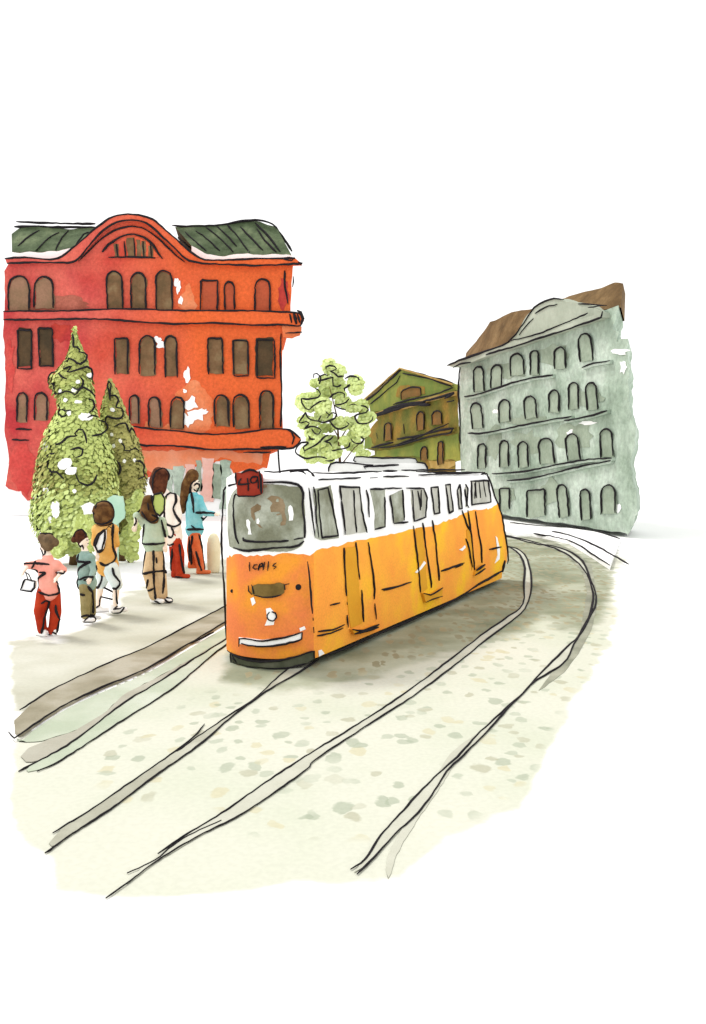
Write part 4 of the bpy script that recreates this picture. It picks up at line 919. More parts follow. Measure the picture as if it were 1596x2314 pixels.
mb.strip([front(u, interp(gt, u) + random.uniform(-.8, .8), .03) for u in us], [front(u, interp(gbm, u) + random.uniform(-.8, .8), .03) for u in us], (0, .025, 0), 'grille_brown')
fline(Z2([(188, 685), (190, 715), (205, 732)]), 5, .03); fline(Z2([(205, 682), (212, 712), (216, 730)]), 5, .035); fline(Z2([(370, 682), (398, 676)]), 4, .03); fline(Z2([(374, 685), (378, 710)]), 5, .035); fline(Z2([(215, 735), (260, 745), (310, 745), (358, 735)]), 3.6, .035)
mb.build('grille', tram)
mb = MB()
bt = Z2([(138, 955), (180, 958), (260, 968), (340, 958), (400, 945), (462, 928)]); bb = Z2([(138, 985), (180, 992), (260, 998), (340, 992), (400, 978), (462, 958)])
us = [bt[0][0] + (bt[-1][0] - bt[0][0]) * i / 24 for i in range(25)]
mb.strip([front(u, interp(bt, u), .05) for u in us], [front(u, interp(bb, u), .05) for u in us], (0, .045, 0), 'tram_white')
fline(Z2([(138, 998), (140, 958), (200, 964), (260, 970), (340, 960), (400, 946), (464, 928), (462, 962), (400, 980), (340, 993), (260, 1000), (190, 993), (150, 985)]), 5.2, .06, straight=False)
mb.build('bumper', tram)
# dark apron under the nose, wheels under the floor
mb = MB(); lo, hi = [], []
at_ = Z2([(95, 1030), (130, 1055), (200, 1072), (270, 1077), (350, 1070), (430, 1052), (528, 1022)]); ab = Z2([(95, 1085), (150, 1102), (230, 1118), (300, 1122), (400, 1110), (480, 1088), (528, 1060)])
us = [at_[0][0] + (at_[-1][0] - at_[0][0]) * i / 30 for i in range(31)]
A = [front(u, interp(at_, u), .03) for u in us]; B = [front(u, interp(ab, u), .03) for u in us]
for p in B: p.z = max(p.z, .02)
mb.strip(A, B, (0, .12, 0), 'skirt_dark')
fline(Z2([(98, 1085), (96, 1040), (100, 1030)]), 5.5, .04); fline(Z2([(102, 1040), (112, 1062), (128, 1082)]), 5, .04); fline(Z2([(105, 1060), (122, 1070)]), 8, .04)
fline(Z2([(100, 1035), (160, 1064), (250, 1078), (350, 1070), (430, 1052), (525, 1022), (528, 1058)]), 5, .04); fline(Z2([(165, 1105), (250, 1118), (330, 1114), (410, 1105), (480, 1088)]), 4.5, .04)
mb.build('apron', tram)
mb = MB(); mb.box(T(TL * .5, WID * .55, .14), TD * (TL * .46), TP * (WID * .38), V((0, 0, .06)), 'under_dark'); mb.build('underframe', tram)
for s in (1.6, 2.6, TL - 3.0, TL - 2.0):
    for t in (.26, WID - .16):
        mb = MB(); cc = T(s, t, .19); ring = 18
        mb.patch([cc + TD * (.17 * math.cos(2 * math.pi * i / ring)) + V((0, 0, .17 * math.sin(2 * math.pi * i / ring))) for i in range(ring)], TP * .08, 'under_dark'); mb.build('wheel', tram)
# roof equipment and mast
def roofbox(name, px, yy, dy, mat, lines):
    mb = MB(); q = plane((0, yy, 0), (0, -1, 0)); mb.patch([q(u, v) for u, v in px], (0, dy, 0), mat)
    for l, w_ in lines: stroke(mb, l, q, .01, w_)
    mb.build(name, tram)
yb = T(4.2, WID * .5, 0).y
roofbox('equipment_box', Z2([(600, 112), (602, 80), (612, 62), (640, 56), (760, 58), (1000, 55), (1100, 60), (1108, 75), (1112, 108)]), yb, .7, 'roof_box', [(Z2([(600, 105), (602, 80), (612, 62), (640, 54), (720, 56), (790, 66), (830, 66)]), 4.5), (Z2([(1050, 52), (1095, 58), (1106, 75), (1110, 98)]), 5), (Z2([(790, 88), (780, 76), (860, 72), (960, 66)]), 5), (Z2([(785, 80), (830, 70)]), 5)])
roofbox('pantograph', Z2([(735, 60), (728, 45), (735, 24), (800, 26), (900, 31), (1000, 32), (1045, 36), (1060, 52), (1052, 58)]), yb + .12, .5, 'roof_box', [(Z2([(740, 50), (728, 44), (733, 24), (800, 26), (900, 31), (1000, 31), (1045, 36), (1058, 52)]), 4.5)])
mb = MB(); q = front(*Z2([(346, 104)])[0]); yy = q.y + .25
mb.tube([at(*Z2([p])[0], yy) for p in ((350, 108), (346, 70), (343, 30), (341, -10))], .012); mb.build('aerial', tram)

# ================================================================== TREES
def cone_tree(name, y, prof, label, mats, trunk, nleaf, size, strokes=(), pale=(), group=None, zf=None, seed=1):
    """prof: rows (v, left u, right u); the crown is round in plan about the middle of each row"""
    rnd = random.Random(seed); k = y / F
    Lt = [(r[0], r[1]) for r in prof]; Rt = [(r[0], r[2]) for r in prof]; v0, v1 = prof[0][0], prof[-1][0]
    base_ = V(((trunk[0] - CU) * k, y, 0))
    root = thing(name, base_, label, 'tree', group)
    mb = MB()
    areas = []; vv = [v0 + (v1 - v0) * i / 60 for i in range(61)]
    wts = [max(4, interp(Rt, v) - interp(Lt, v)) for v in vv]
    for i in range(nleaf):
        v = rnd.choices(vv, wts)[0] + rnd.uniform(-.5, .5) * (v1 - v0) / 60
        l, r = interp(Lt, v), interp(Rt, v); cu, hw = (l + r) / 2, (r - l) / 2
        a = rnd.uniform(0, 2 * math.pi); q = math.sqrt(rnd.uniform(.66, 1)) * .98
        c = V(((cu + hw * q * math.cos(a) - CU) * k, y + hw * k * q * math.sin(a) * .9, H + (HV - v) * k))
        out = V((math.cos(a), math.sin(a), .35 + rnd.uniform(-.2, .2))); out += V((rnd.uniform(-.28, .28), rnd.uniform(-.28, .28), rnd.uniform(-.1, .45))); out.normalize()
        e1 = out.orthogonal().normalized(); e2 = out.cross(e1)
        # tone follows slow variation through the crown
        tone = math.sin(c.x * 2.1 + seed) + math.sin(c.z * 1.7 + c.y + 2 * seed) + rnd.uniform(-.45, .45) + (mats[3] if len(mats) > 3 else 0)
        m = mats[0] if tone > .5 else (mats[1] if tone > -.9 else mats[2])
        if v > v0 + .72 * (v1 - v0) + rnd.uniform(-30, 30) and mats[0] == 'leaf_light': m = rnd.choice(('leaf_pale', 'leaf_light'))
        s = size * rnd.uniform(.55, 1.15); nn = rnd.choice((5, 6, 7)); a0 = rnd.uniform(0, 6)
        pts = [c + (e1 * math.cos(a0 + 2 * math.pi * j / nn) + e2 * math.sin(a0 + 2 * math.pi * j / nn) * .75) * s * rnd.uniform(.75, 1.15) for j in range(nn)]
        mb.add(pts, [list(range(nn))], m)
    rows = [r_[0] for r_ in prof]; ring = 18; cv = []
    for v in rows:
        l, r_ = interp(Lt, v), interp(Rt, v); cu, hw = (l + r_) / 2, (r_ - l) / 2
        for j in range(ring):
            a = 2 * math.pi * j / ring; q = rnd.uniform(.70, .84)
            cv.append(V(((cu + hw * q * math.cos(a) - CU) * k, y + hw * k * q * math.sin(a) * .9, H + (HV - v - rnd.uniform(-4, 4)) * k)))
    mb.add(cv, [[i * ring + j, (i + 1) * ring + j, (i + 1) * ring + (j + 1) % ring, i * ring + (j + 1) % ring] for i in range(len(rows) - 1) for j in range(ring)] + [[(len(rows) - 1) * ring + j for j in range(ring)]], mats[0], True)
    def hull(u, v, off=0.0):
        l, r = interp(Lt, v), interp(Rt, v); cu, hw = (l + r) / 2, max(3, (r - l) / 2)
        d = math.sqrt(max(0, hw * hw - (u - cu) ** 2)) * k * .9
        yy = y - d - .06 - off; return at(u, v, yy)
    for (cu, cv, ru, rv) in pale:
        for j in range(5):
            P = [hull(a_, b_, .02) for a_, b_ in blobpx(cu + rnd.uniform(-.3, .3) * ru, cv + rnd.uniform(-.3, .3) * rv, ru * .75, rv * .75, 9, .3)]
            mb.patch(P, (0, .02, 0), 'leaf_white')
    for s_ in strokes: stroke(mb, s_, hull, .03, 5, 6, .5)
    mb.build('crown', root)
    mb = MB(); zt = H + (HV - (v0 * .6 + v1 * .4)) * k; b = V(((trunk[0] - CU) * k, y, 0)); t = V((((interp(Lt, v0) + interp(Rt, v0)) / 2 - CU) * k, y, zt))
    mb.tube([b.lerp(t, i / 6) + V((.03 * math.sin(i * 1.7), .02 * math.cos(i), 0)) for i in range(7)], [trunk[1] * (1 - .13 * i) for i in range(7)], 'bark', 9)
    for i in range(8):
        p = b.lerp(t, .3 + .08 * i); a = rnd.uniform(0, 6.28); ln = trunk[2] * rnd.uniform(.5, 1)
        mb.tube([p, p + V((math.cos(a), math.sin(a), .3)) * ln * .5, p + V((math.cos(a), math.sin(a), .55)) * ln], [trunk[1] * .4, trunk[1] * .25, trunk[1] * .1], 'bark', 6)
    mb.build('trunk', root); return root
T1 = [(744, 166, 172), (765, 163, 176), (785, 158, 186), (808, 150, 198), (832, 134, 204), (852, 114, 208), (866, 110, 212), (884, 118, 214), (905, 126, 216), (925, 130, 220), (945, 120, 226), (965, 108, 236), (1000, 94, 250), (1040, 84, 262), (1080, 78, 270), (1120, 74, 272), (1160, 68, 270), (1195, 74, 260), (1225, 92, 244), (1248, 130, 210)]
T2 = [(862, 245, 252), (880, 240, 266), (905, 232, 276), (935, 226, 288), (965, 228, 300), (1000, 228, 316), (1040, 230, 328), (1075, 232, 334), (1110, 238, 330), (1145, 250, 326), (1175, 262, 318), (1200, 272, 312)]
s1 = [Z7(q) for q in ([(628, 260), (640, 340), (640, 410), (680, 410), (712, 440), (700, 462), (760, 475), (795, 500), (780, 560), (720, 600), (680, 590), (620, 545), (585, 535), (570, 575), (520, 580)], [(525, 655), (615, 630), (570, 690), (640, 680), (720, 655), (790, 632), (840, 660), (858, 720), (850, 775), (800, 755)],
      [(560, 770), (510, 750), (450, 690), (395, 700), (355, 760), (370, 840), (420, 820), (415, 900), (440, 940), (500, 930), (560, 905), (610, 920), (655, 950), (700, 900), (750, 865), (830, 910), (880, 960), (885, 990)], [(720, 750), (750, 790), (740, 850), (690, 890), (620, 855)], [(815, 1000), (860, 1010), (880, 1060), (860, 1120), (820, 1155)],
      [(465, 1065), (500, 1110), (550, 1130), (610, 1120)], [(490, 1110), (475, 1170), (510, 1200), (560, 1180)], [(800, 1205), (850, 1182), (920, 1200)], [(465, 1265), (400, 1310), (365, 1400), (360, 1470), (420, 1510), (500, 1490), (570, 1430), (680, 1412), (655, 1390), (700, 1340), (745, 1345), (775, 1410), (790, 1495)],
      [(930, 1240), (1000, 1260), (1030, 1320), (960, 1390), (850, 1415)], [(610, 1570), (700, 1545), (745, 1570), (730, 1630), (660, 1660)], [(430, 1610), (340, 1640), (280, 1720), (275, 1800), (290, 1860)], [(430, 1615), (360, 1680), (345, 1750), (390, 1820), (450, 1820), (500, 1870), (530, 1900)], [(370, 1840), (410, 1870)])]
s1 += [Z1(q) for q in ([(320, 185), (280, 190), (255, 250), (265, 315), (310, 300), (330, 280)], [(262, 350), (240, 400), (285, 455), (250, 480), (250, 530), (290, 555), (360, 545)], [(535, 150), (560, 210), (620, 235), (665, 210), (685, 160)])]
s2 = [Z7(q) for q in ([(1050, 1015), (1045, 930), (1020, 840), (1040, 795), (1065, 830), (1050, 920), (1060, 960), (1110, 960), (1150, 1010), (1120, 1090), (1180, 1100), (1205, 1160), (1170, 1215), (1080, 1215), (1020, 1190), (1000, 1250), (1020, 1310)], [(1100, 1315), (1160, 1280), (1230, 1270), (1255, 1330), (1270, 1365), (1300, 1325), (1340, 1385)], [(1180, 1495), (1215, 1530), (1215, 1580), (1270, 1580), (1340, 1550), (1385, 1585)],
      [(940, 1500), (980, 1490), (1020, 1540), (1050, 1600), (1100, 1690), (1150, 1720), (1175, 1790), (1140, 1860), (1070, 1865)], [(1085, 1715), (1120, 1690)], [(1340, 1700), (1390, 1695), (1440, 1750), (1430, 1810), (1440, 1870), (1370, 1905)])]
pale1 = [(100, 1012, 9, 13), (147, 1048, 16, 16), (160, 1064, 14, 10), (196, 940, 16, 9), (188, 944, 8, 6), (177, 863, 5, 5), (167, 882, 6, 6), (202, 848, 6, 6), (136, 884, 4, 4), (148, 904, 5, 5), (176, 908, 8, 4), (156, 934, 5, 6), (200, 1150, 22, 14), (126, 1152, 12, 18), (168, 1110, 5, 5), (104, 1108, 6, 8), (110, 1175, 8, 10)]
pale2 = [(254, 926, 5, 5), (252, 982, 4, 4), (272, 996, 4, 5), (246, 1024, 4, 8), (255, 1056, 4, 16), (281, 1042, 4, 4), (257, 1008, 4, 5), (305, 1040, 4, 4)]
cone_tree('conifer_tree', 21.5, T1, 'tall pale olive conifer with curly outlines before the red building', ('leaf_light', 'leaf_olive', 'leaf_dark', .1), (170, .16, .8), 11000, .075, s1, pale1, seed=3)
cone_tree('conifer_tree', 22.4, T2, 'smaller darker olive conifer tucked behind the tall one, right of it', ('leaf_olive', 'leaf_dark', 'leaf_dark', .2), (275, .11, .5), 4800, .075, s2, pale2, seed=5)

# leafy tree beyond the tram: separate leaf masses with gaps
LY = 34.0; kk = LY / F
lt = thing('leafy_tree', V(((770 - CU) * kk, LY, 0)), 'airy light green tree behind the tram, between red and olive houses', 'tree')
mb = MB(); rnd = random.Random(11)
LOB = [Z8([(590, 210)])[0] + (15, 16), Z8([(700, 290)])[0] + (16, 14), Z8([(400, 395)])[0] + (9, 8), Z8([(560, 400)])[0] + (20, 10), Z8([(680, 420)])[0] + (18, 16), Z8([(920, 460)])[0] + (17, 20), Z8([(560, 500)])[0] + (22, 12), Z8([(700, 540)])[0] + (16, 10),
       Z8([(270, 640)])[0] + (18, 18), Z8([(400, 600)])[0] + (22, 12), Z8([(330, 700)])[0] + (20, 14), Z8([(520, 720)])[0] + (18, 18), Z8([(760, 650)])[0] + (16, 12), Z8([(880, 720)])[0] + (18, 10), Z8([(1000, 690)])[0] + (13, 14), Z8([(520, 830)])[0] + (18, 10), Z8([(1060, 830)])[0] + (18, 12), Z8([(280, 900)])[0] + (15, 14), Z8([(400, 900)])[0] + (14, 8),
       Z8([(540, 970)])[0] + (20, 9), Z8([(760, 930)])[0] + (24, 13), Z8([(880, 900)])[0] + (8, 10), Z8([(400, 1040)])[0] + (18, 12), Z8([(980, 1010)])[0] + (18, 16), Z8([(900, 1080)])[0] + (14, 14), Z8([(440, 1140)])[0] + (22, 14), Z8([(620, 1150)])[0] + (20, 14), Z8([(900, 1190)])[0] + (20, 13), Z8([(330, 1280)])[0] + (17, 14), Z8([(600, 1280)])[0] + (24, 16), Z8([(480, 1210)])[0] + (22, 12), Z8([(380, 1370)])[0] + (14, 7), Z8([(560, 1370)])[0] + (16, 7), Z8([(1010, 900)])[0] + (14, 9), Z8([(1010, 1300)])[0] + (14, 7), Z8([(780, 1140)])[0] + (10, 8)]
for (cu, cv, ru, rv) in LOB:
    ru *= 1.14; rv *= 1.12
    dy = rnd.uniform(-.9, .6); c = at(cu, cv, LY); c.y += dy
    for j in range(int(ru * rv * 1.0) + 50):
        a = rnd.uniform(0, 6.283); b_ = rnd.uniform(-1, 1); q = rnd.random() ** .4; rr_ = math.sqrt(1 - b_ * b_)
        o = V((math.cos(a) * rr_ * ru * kk, math.sin(a) * rr_ * min(ru, rv) * kk * .8, b_ * rv * kk)) * q * 1.0
        nr = (V((o.x, o.y - .2, o.z)) + V((rnd.uniform(-.15, .15), rnd.uniform(-.3, 0), rnd.uniform(-.1, .25)))).normalized(); e1 = nr.orthogonal().normalized(); e2 = nr.cross(e1); s = rnd.uniform(.06, .10); nn = 6; a0 = rnd.uniform(0, 6)
        mb.add([c + o + (e1 * math.cos(a0 + 2 * math.pi * j2 / nn) + e2 * math.sin(a0 + 2 * math.pi * j2 / nn) * .8) * s * rnd.uniform(.8, 1.15) for j2 in range(nn)], [list(range(nn))], 'leaf_pale' if rnd.random() < .7 else 'leaf_light')
lp = lambda u, v, o=0: at(u, v, LY - .95)
for q in ([(550, 235), (545, 210), (590, 192), (650, 200), (680, 230), (640, 255), (590, 260), (650, 285), (700, 330), (770, 322)], [(390, 350), (395, 300), (430, 290), (465, 320), (450, 380), (530, 365), (640, 335)], [(460, 425), (480, 370), (480, 320), (530, 300), (578, 318)], [(630, 340), (635, 400), (640, 445), (690, 460), (740, 430)], [(785, 355), (850, 325), (920, 335), (965, 370), (940, 410), (870, 420), (810, 440)], [(880, 410), (830, 450), (780, 480), (785, 510)],
          [(410, 480), (460, 505), (480, 550), (450, 590), (370, 605), (330, 615), (240, 610), (245, 660), (290, 730), (330, 745), (400, 690), (470, 645), (550, 635)], [(590, 600), (640, 555), (720, 525), (780, 550), (775, 600)], [(835, 610), (800, 650), (730, 680), (655, 690), (720, 730), (795, 745)], [(840, 690), (890, 675), (940, 692)], [(985, 695), (1040, 705), (1080, 745), (1050, 780), (970, 800), (910, 825), (940, 900), (1000, 925), (1080, 910), (1130, 870), (1140, 830)],
          [(290, 775), (310, 830), (360, 870), (450, 890), (520, 905), (590, 885), (660, 850), (680, 800), (640, 780), (590, 810), (560, 850)], [(600, 890), (640, 950), (700, 990), (780, 970), (840, 925), (800, 895)], [(290, 780), (215, 905), (300, 895), (340, 915), (275, 985), (350, 960), (430, 965), (490, 1005), (460, 1050), (400, 1040), (370, 985)], [(325, 1070), (350, 1110), (410, 1115)], [(580, 1062), (520, 1090), (470, 1150), (400, 1200), (320, 1240), (280, 1265), (262, 1220), (330, 1160)],
          [(330, 1155), (240, 1160), (180, 1220), (165, 1280), (220, 1325), (310, 1360), (400, 1340), (490, 1338), (560, 1360)], [(640, 1070), (600, 1120), (530, 1145), (590, 1160), (625, 1210)], [(850, 1155), (835, 1205), (780, 1230), (620, 1262)], [(860, 1110), (900, 1160), (990, 1165), (1020, 1110), (985, 1085)], [(540, 1385), (590, 1390), (650, 1370)], [(450, 890), (490, 815)], [(545, 770), (600, 820)]):
    stroke(mb, Z8(q), lp, 0, 4.6, 5, .4)
mb.build('crown', lt)
mb = MB(); b = V(((770 - CU) * kk, LY, 0))
mb.tube([b, b + V((.02, 0, 1.6)), b + V((-.05, 0, 3.2)), b + V((-.15, 0, 4.6)), b + V((-.5, 0, 6))], [.09, .07, .05, .03, .012], 'bark', 9)
for (dx, dz, z0) in ((-1.2, 1.0, 2.4), (1.1, 1.2, 2.6), (-.8, 1.2, 3.6), (.9, 1.2, 3.7)): mb.tube([b + V((0, 0, z0)), b + V((dx * .5, 0, z0 + dz * .6)), b + V((dx, 0, z0 + dz))], [.03, .02, .01], 'bark', 6)
mb.build('trunk', lt)

# small yellow-green shrub behind the walkers
def shrub(u, v, lobes, y, label, seed):
    rnd = random.Random(seed); k = y / F; root = thing('shrub', V(((u - CU) * k, y, 0)), label, 'shrub', None); mb = MB()
    for (cu, cv, ru, rv) in lobes:
        c = at(cu, cv, y)
        for j in range(int(ru * rv * .5) + 20):
            a = rnd.uniform(0, 6.283); b_ = rnd.uniform(-1, 1); rr_ = math.sqrt(1 - b_ * b_)
            o = V((math.cos(a) * rr_ * ru * k, math.sin(a) * rr_ * ru * k * .7, b_ * rv * k)) * rnd.random() ** .4
            nr = (V((o.x, o.y - .15, o.z)) + V((rnd.uniform(-.2, .2), rnd.uniform(-.3, 0), rnd.uniform(-.1, .2)))).normalized(); e1 = nr.orthogonal().normalized(); e2 = nr.cross(e1); s = rnd.uniform(.05, .10); a0 = rnd.uniform(0, 6)
            mb.add([c + o + (e1 * math.cos(a0 + .898 * q) + e2 * math.sin(a0 + .898 * q) * .8) * s * rnd.uniform(.8, 1.15) for q in range(7)], [list(range(7))], 'leaf_light' if rnd.random() < .75 else 'leaf_pale')
    mb.build('foliage', root)
    mb = MB(); b = V(((u - CU) * k, y, 0)); zt = H + (HV - lobes[0][1]) * k
    mb.tube([b, b + V((.02, 0, zt * .5)), V(((lobes[0][0] - CU) * k, y, zt))], [.035, .028, .012], 'bark', 7); mb.build('stem', root)
shrub(292, 1272, [(296, 1205, 20, 18), (290, 1235, 22, 20), (280, 1222, 16, 14), (304, 1185, 16, 16), (298, 1256, 14, 12), (296, 1150, 12, 26), (312, 1130, 10, 20)], 22.0, 'slender yellow-green shrub between the satchel walker and the person in tan trousers', 21)
shrub(188, 1280, [(186, 1205, 20, 22), (196, 1180, 18, 22), (180, 1180, 14, 16), (128, 1245, 14, 14), (138, 1230, 12, 12), (202, 1225, 12, 18)], 20.6, 'low bright green shrub behind the person in teal', 22)

# ================================================================== PEOPLE
DEPS = {}
def fuse(name, mb, parent, voxel, mat=None, extra=None):
    """one continuous surface from overlapping tapered limbs"""
    tmp = bpy.data.objects.new('tmp', mb.mesh('tmp')); COL.objects.link(tmp)
    r = tmp.modifiers.new('r', 'REMESH'); r.mode = 'VOXEL'; r.voxel_size = voxel; r.use_smooth_shade = True
    s = tmp.modifiers.new('s', 'SMOOTH'); s.factor = .5; s.iterations = 3
    dg = bpy.context.evaluated_depsgraph_get(); dg.update()
    me = bpy.data.meshes.new_from_object(tmp.evaluated_get(dg)); bpy.data.objects.remove(tmp)
    vs = [v.co.copy() for v in me.vertices]; fs = [list(p.vertices) for p in me.polygons]
    bpy.data.meshes.remove(me)
    out = MB(); out.add(vs, fs, mat, True)
    bvh = BVHTree.FromPolygons(vs, fs)
    def proj(u, v, off=0.0):
        d = ray(u, v).normalized(); h = bvh.ray_cast(EYE, d)
        if h[0] is None:
            ym = sum(p.y for p in vs) / len(vs); h = bvh.find_nearest(at(u, v, ym))
            nrm = h[1]; return h[0] + nrm * off
        return h[0] - d * off
    if extra: extra(out, proj)
    return out.build(name, parent)
def person(feet_v, J, hgt, face, label, shirt, trousers, hair, strokes, sleeve='short', extra_hair=(), shoe='cloth_white', top_extra=None, hairr=1.0, skirt=None, tw=1.0, bw=1.0):
    """J: joints in the Z1 view as (x, y, depth offset in metres); face: heading of the body in degrees from the picture's right"""
    y0 = F * H / (feet_v - HV)
    def jp(n_):
        x, yv, dd = J[n_]; (u, v), = Z1([(x, yv)]); p = at(u, v, y0); s_ = (y0 + dd) / y0
        return EYE + (p - EYE) * s_
    k = hgt / 1.75
    P = {n_: jp(n_) for n_ in J}
    fx = V((math.cos(R(face)), -math.sin(R(face)), 0))     # facing direction on the ground
    lowest = min(P['anL'].z, P['anR'].z)
    base_ = V((P['pel'].x, P['pel'].y, 0)); root = thing('person', base_, label, 'person', 'people walking beside the tram')
    vox = .013 * k
    # body
    mb = MB(); hc = P['head']; hr = .098 * k
    mb.ball(hc, (hr * .92, hr * .98, hr * 1.18), 'skin', 14, 10)
    mb.capsule(hc - V((0, 0, hr * .6)), P['neck'], .05 * k, .058 * k, 'skin')
    sdv = V((-fx.y, fx.x, 0))
    mb.ball(hc + fx * hr * .95 - V((0, 0, .008 * k)), (.018 * k, .018 * k, .022 * k), 'skin', 8, 6)
    mb.capsule(hc + fx * hr * .7 - V((0, 0, hr * .75)), hc + fx * hr * .72 - V((0, 0, hr * .62)), .03 * k, .03 * k, 'skin')
    for sgn_ in (-1, 1): mb.ball(hc + sdv * sgn_ * hr * .93, (.02 * k, .02 * k, .03 * k), 'skin', 8, 6)
    chest = (P['shL'] + P['shR']) / 2 - V((0, 0, .10 * k))
    mb.capsule(P['shL'], P['shR'], .065 * k, .065 * k, 'skin'); mb.capsule(P['neck'], chest, .07 * k, .12 * k * bw, 'skin'); mb.capsule(chest, P['pel'], .125 * k * bw, .12 * k * bw, 'skin', 14)
    for s_ in 'LR':
        mb.capsule(P['sh' + s_], P['el' + s_], .052 * k, .042 * k, 'skin'); mb.capsule(P['el' + s_], P['ha' + s_], .042 * k, .03 * k, 'skin')
        dv = (P['ha' + s_] - P['el' + s_]).normalized(); sd_ = dv.orthogonal().normalized(); pm = P['ha' + s_] + dv * .05 * k; up_ = dv.cross(sd_)
        mb.capsule(P['ha' + s_], pm, .03 * k, .036 * k, 'skin')
        for fi in range(4):
            o = sd_ * (fi - 1.5) * .020 * k; ln = (.062, .072, .068, .052)[fi] * k
            mb.tube([pm + o, pm + o * 1.15 + dv * ln * .55 + up_ * .008 * k, pm + o * 1.2 + dv * ln + up_ * .028 * k], [.011 * k, .010 * k, .008 * k], 'skin', 7)
        mb.tube([P['ha' + s_] + sd_ * .02 * k, pm + sd_ * .055 * k, pm + sd_ * .062 * k + dv * .035 * k], [.013 * k, .012 * k, .009 * k], 'skin', 7)
        hip = P['pel'] + (P['kn' + s_] - P['pel']) * .12 + sdv * (.07 * k if s_ == 'L' else -.07 * k) * .6
        mb.capsule(hip, P['kn' + s_], .085 * k, .058 * k, 'skin'); mb.capsule(P['kn' + s_], P['an' + s_], .056 * k, .036 * k, 'skin')
    def faceink(out, proj):
        for sgn_ in (-1, 1):
            e = hc + fx * hr * .90 + sdv * sgn_ * .035 * k + V((0, 0, .012 * k)); out.ball(e, .011 * k, 'ink', 8, 6)
        mo = hc + fx * hr * .90 - V((0, 0, .055 * k)); out.tube([mo + sdv * .025 * k, mo + fx * .012 * k, mo - sdv * .025 * k], .006 * k)
        for st in strokes.get('skin', ()): stroke(out, Z1(st), proj, .006, 4.6, 4, .4)
    fuse('body', mb, root, vox, 'skin', faceink)
    # top
    g = .022 * k; mb = MB()
    mb.capsule(P['shL'], P['shR'], .07 * k + g, .07 * k + g, shirt, 14); mb.capsule(chest, P['pel'], .128 * k * bw + g, .125 * k * bw + g, shirt, 14)
    mb.capsule(P['neck'] - V((0, 0, .05 * k)), chest, .075 * k + g, .12 * k * bw + g, shirt)
    if 'hem' in P: mb.capsule(P['pel'], P['hem'], .125 * k * bw + g, .15 * k * bw + g, shirt, 14)
    for s_ in 'LR':
        if sleeve == 'none': continue
        mb.capsule(P['sh' + s_], P['el' + s_], .058 * k + g * .7, .05 * k + g * .6, shirt)
        if sleeve == 'long': mb.capsule(P['el' + s_], P['el' + s_].lerp(P['ha' + s_], .85), .048 * k + g * .6, .036 * k + g * .6, shirt)
    if top_extra: top_extra(mb, P, k)
    fuse('top', mb, root, vox * 1.05, shirt, lambda out, proj: [stroke(out, Z1(st), proj, .006, 6.2, 4, .5) for st in strokes.get('top', ())])
    # trousers
    g = .02 * k; mb = MB(); mb.ball(P['pel'] - V((0, 0, .03 * k)), (.122 * k * bw, .112 * k * bw, .10 * k), trousers, 14, 10)
    for s_ in 'LR':
        hip = P['pel'] + (P['kn' + s_] - P['pel']) * .30 + sdv * (.07 * k if s_ == 'L' else -.07 * k) * .6
        mb.capsule(hip, P['kn' + s_], (.090 * k + g) * tw, (.066 * k + g) * tw, trousers)
        if skirt != 'shorts': mb.capsule(P['kn' + s_], P['kn' + s_].lerp(P['an' + s_], .9), (.066 * k + g) * tw, (.05 * k + g) * tw, trousers)
    fuse('shorts' if skirt == 'shorts' else 'trousers', mb, root, vox * 1.1, trousers, lambda out, proj: [stroke(out, Z1(st), proj, .006, 6.2, 4, .5) for st in strokes.get('legs', ())])
    for s_ in 'LR':
        a = P['an' + s_]; mb = MB(); hl = V((a.x, a.y, .04 * k)) - fx * .05 * k; dz = max(0, a.z - .085 * k); hl.z += dz; to = hl + fx * .20 * k
        mb.capsule(hl, to, .042 * k, .038 * k, shoe); mb.capsule(hl + V((0, 0, .05 * k)), to - fx * .08 * k, .04 * k, .04 * k, shoe)
        fuse('shoe', mb, root, .012 * k, shoe, lambda out, proj: [stroke(out, [q_ for q_ in Z1(st)], proj, .004, 4.6, 4, .4) for st in strokes.get('shoe' + s_, ())])
    mb = MB(); mb.ball(hc - fx * .025 * k + V((0, 0, .028 * k)), (hr * 1.1 * hairr, hr * 1.1 * hairr, hr * 1.12 * hairr), hair, 16, 12)
    rr = random.Random(int(feet_v))
    for i in range(26):
        a, b_ = rr.uniform(0, 6.28), rr.uniform(-.5, 1); v_ = V((math.cos(a) * math.sqrt(1 - b_ * b_), math.sin(a) * math.sqrt(1 - b_ * b_), b_))
        if v_.dot(fx) > .35 and b_ < .55: continue
        mb.ball(hc - fx * .025 * k + V((0, 0, .028 * k)) + v_ * hr * .95 * hairr, .03 * k * hairr, hair, 8, 6)
    for pts, rads in extra_hair:
        q_ = []
        for (x, yv, dd) in pts:
            (u, v), = Z1([(x, yv)]); q_.append(at(u, v, y0 + dd))
        for i in range(len(q_) - 1): mb.capsule(q_[i], q_[i + 1], rads[i] * k, rads[i + 1] * k, hair)
    fuse('hair', mb, root, vox, hair, lambda out, proj: [stroke(out, Z1(st), proj, .006, 5, 4, .4) for st in strokes.get('hair', ())])
    return root, P, k, y0

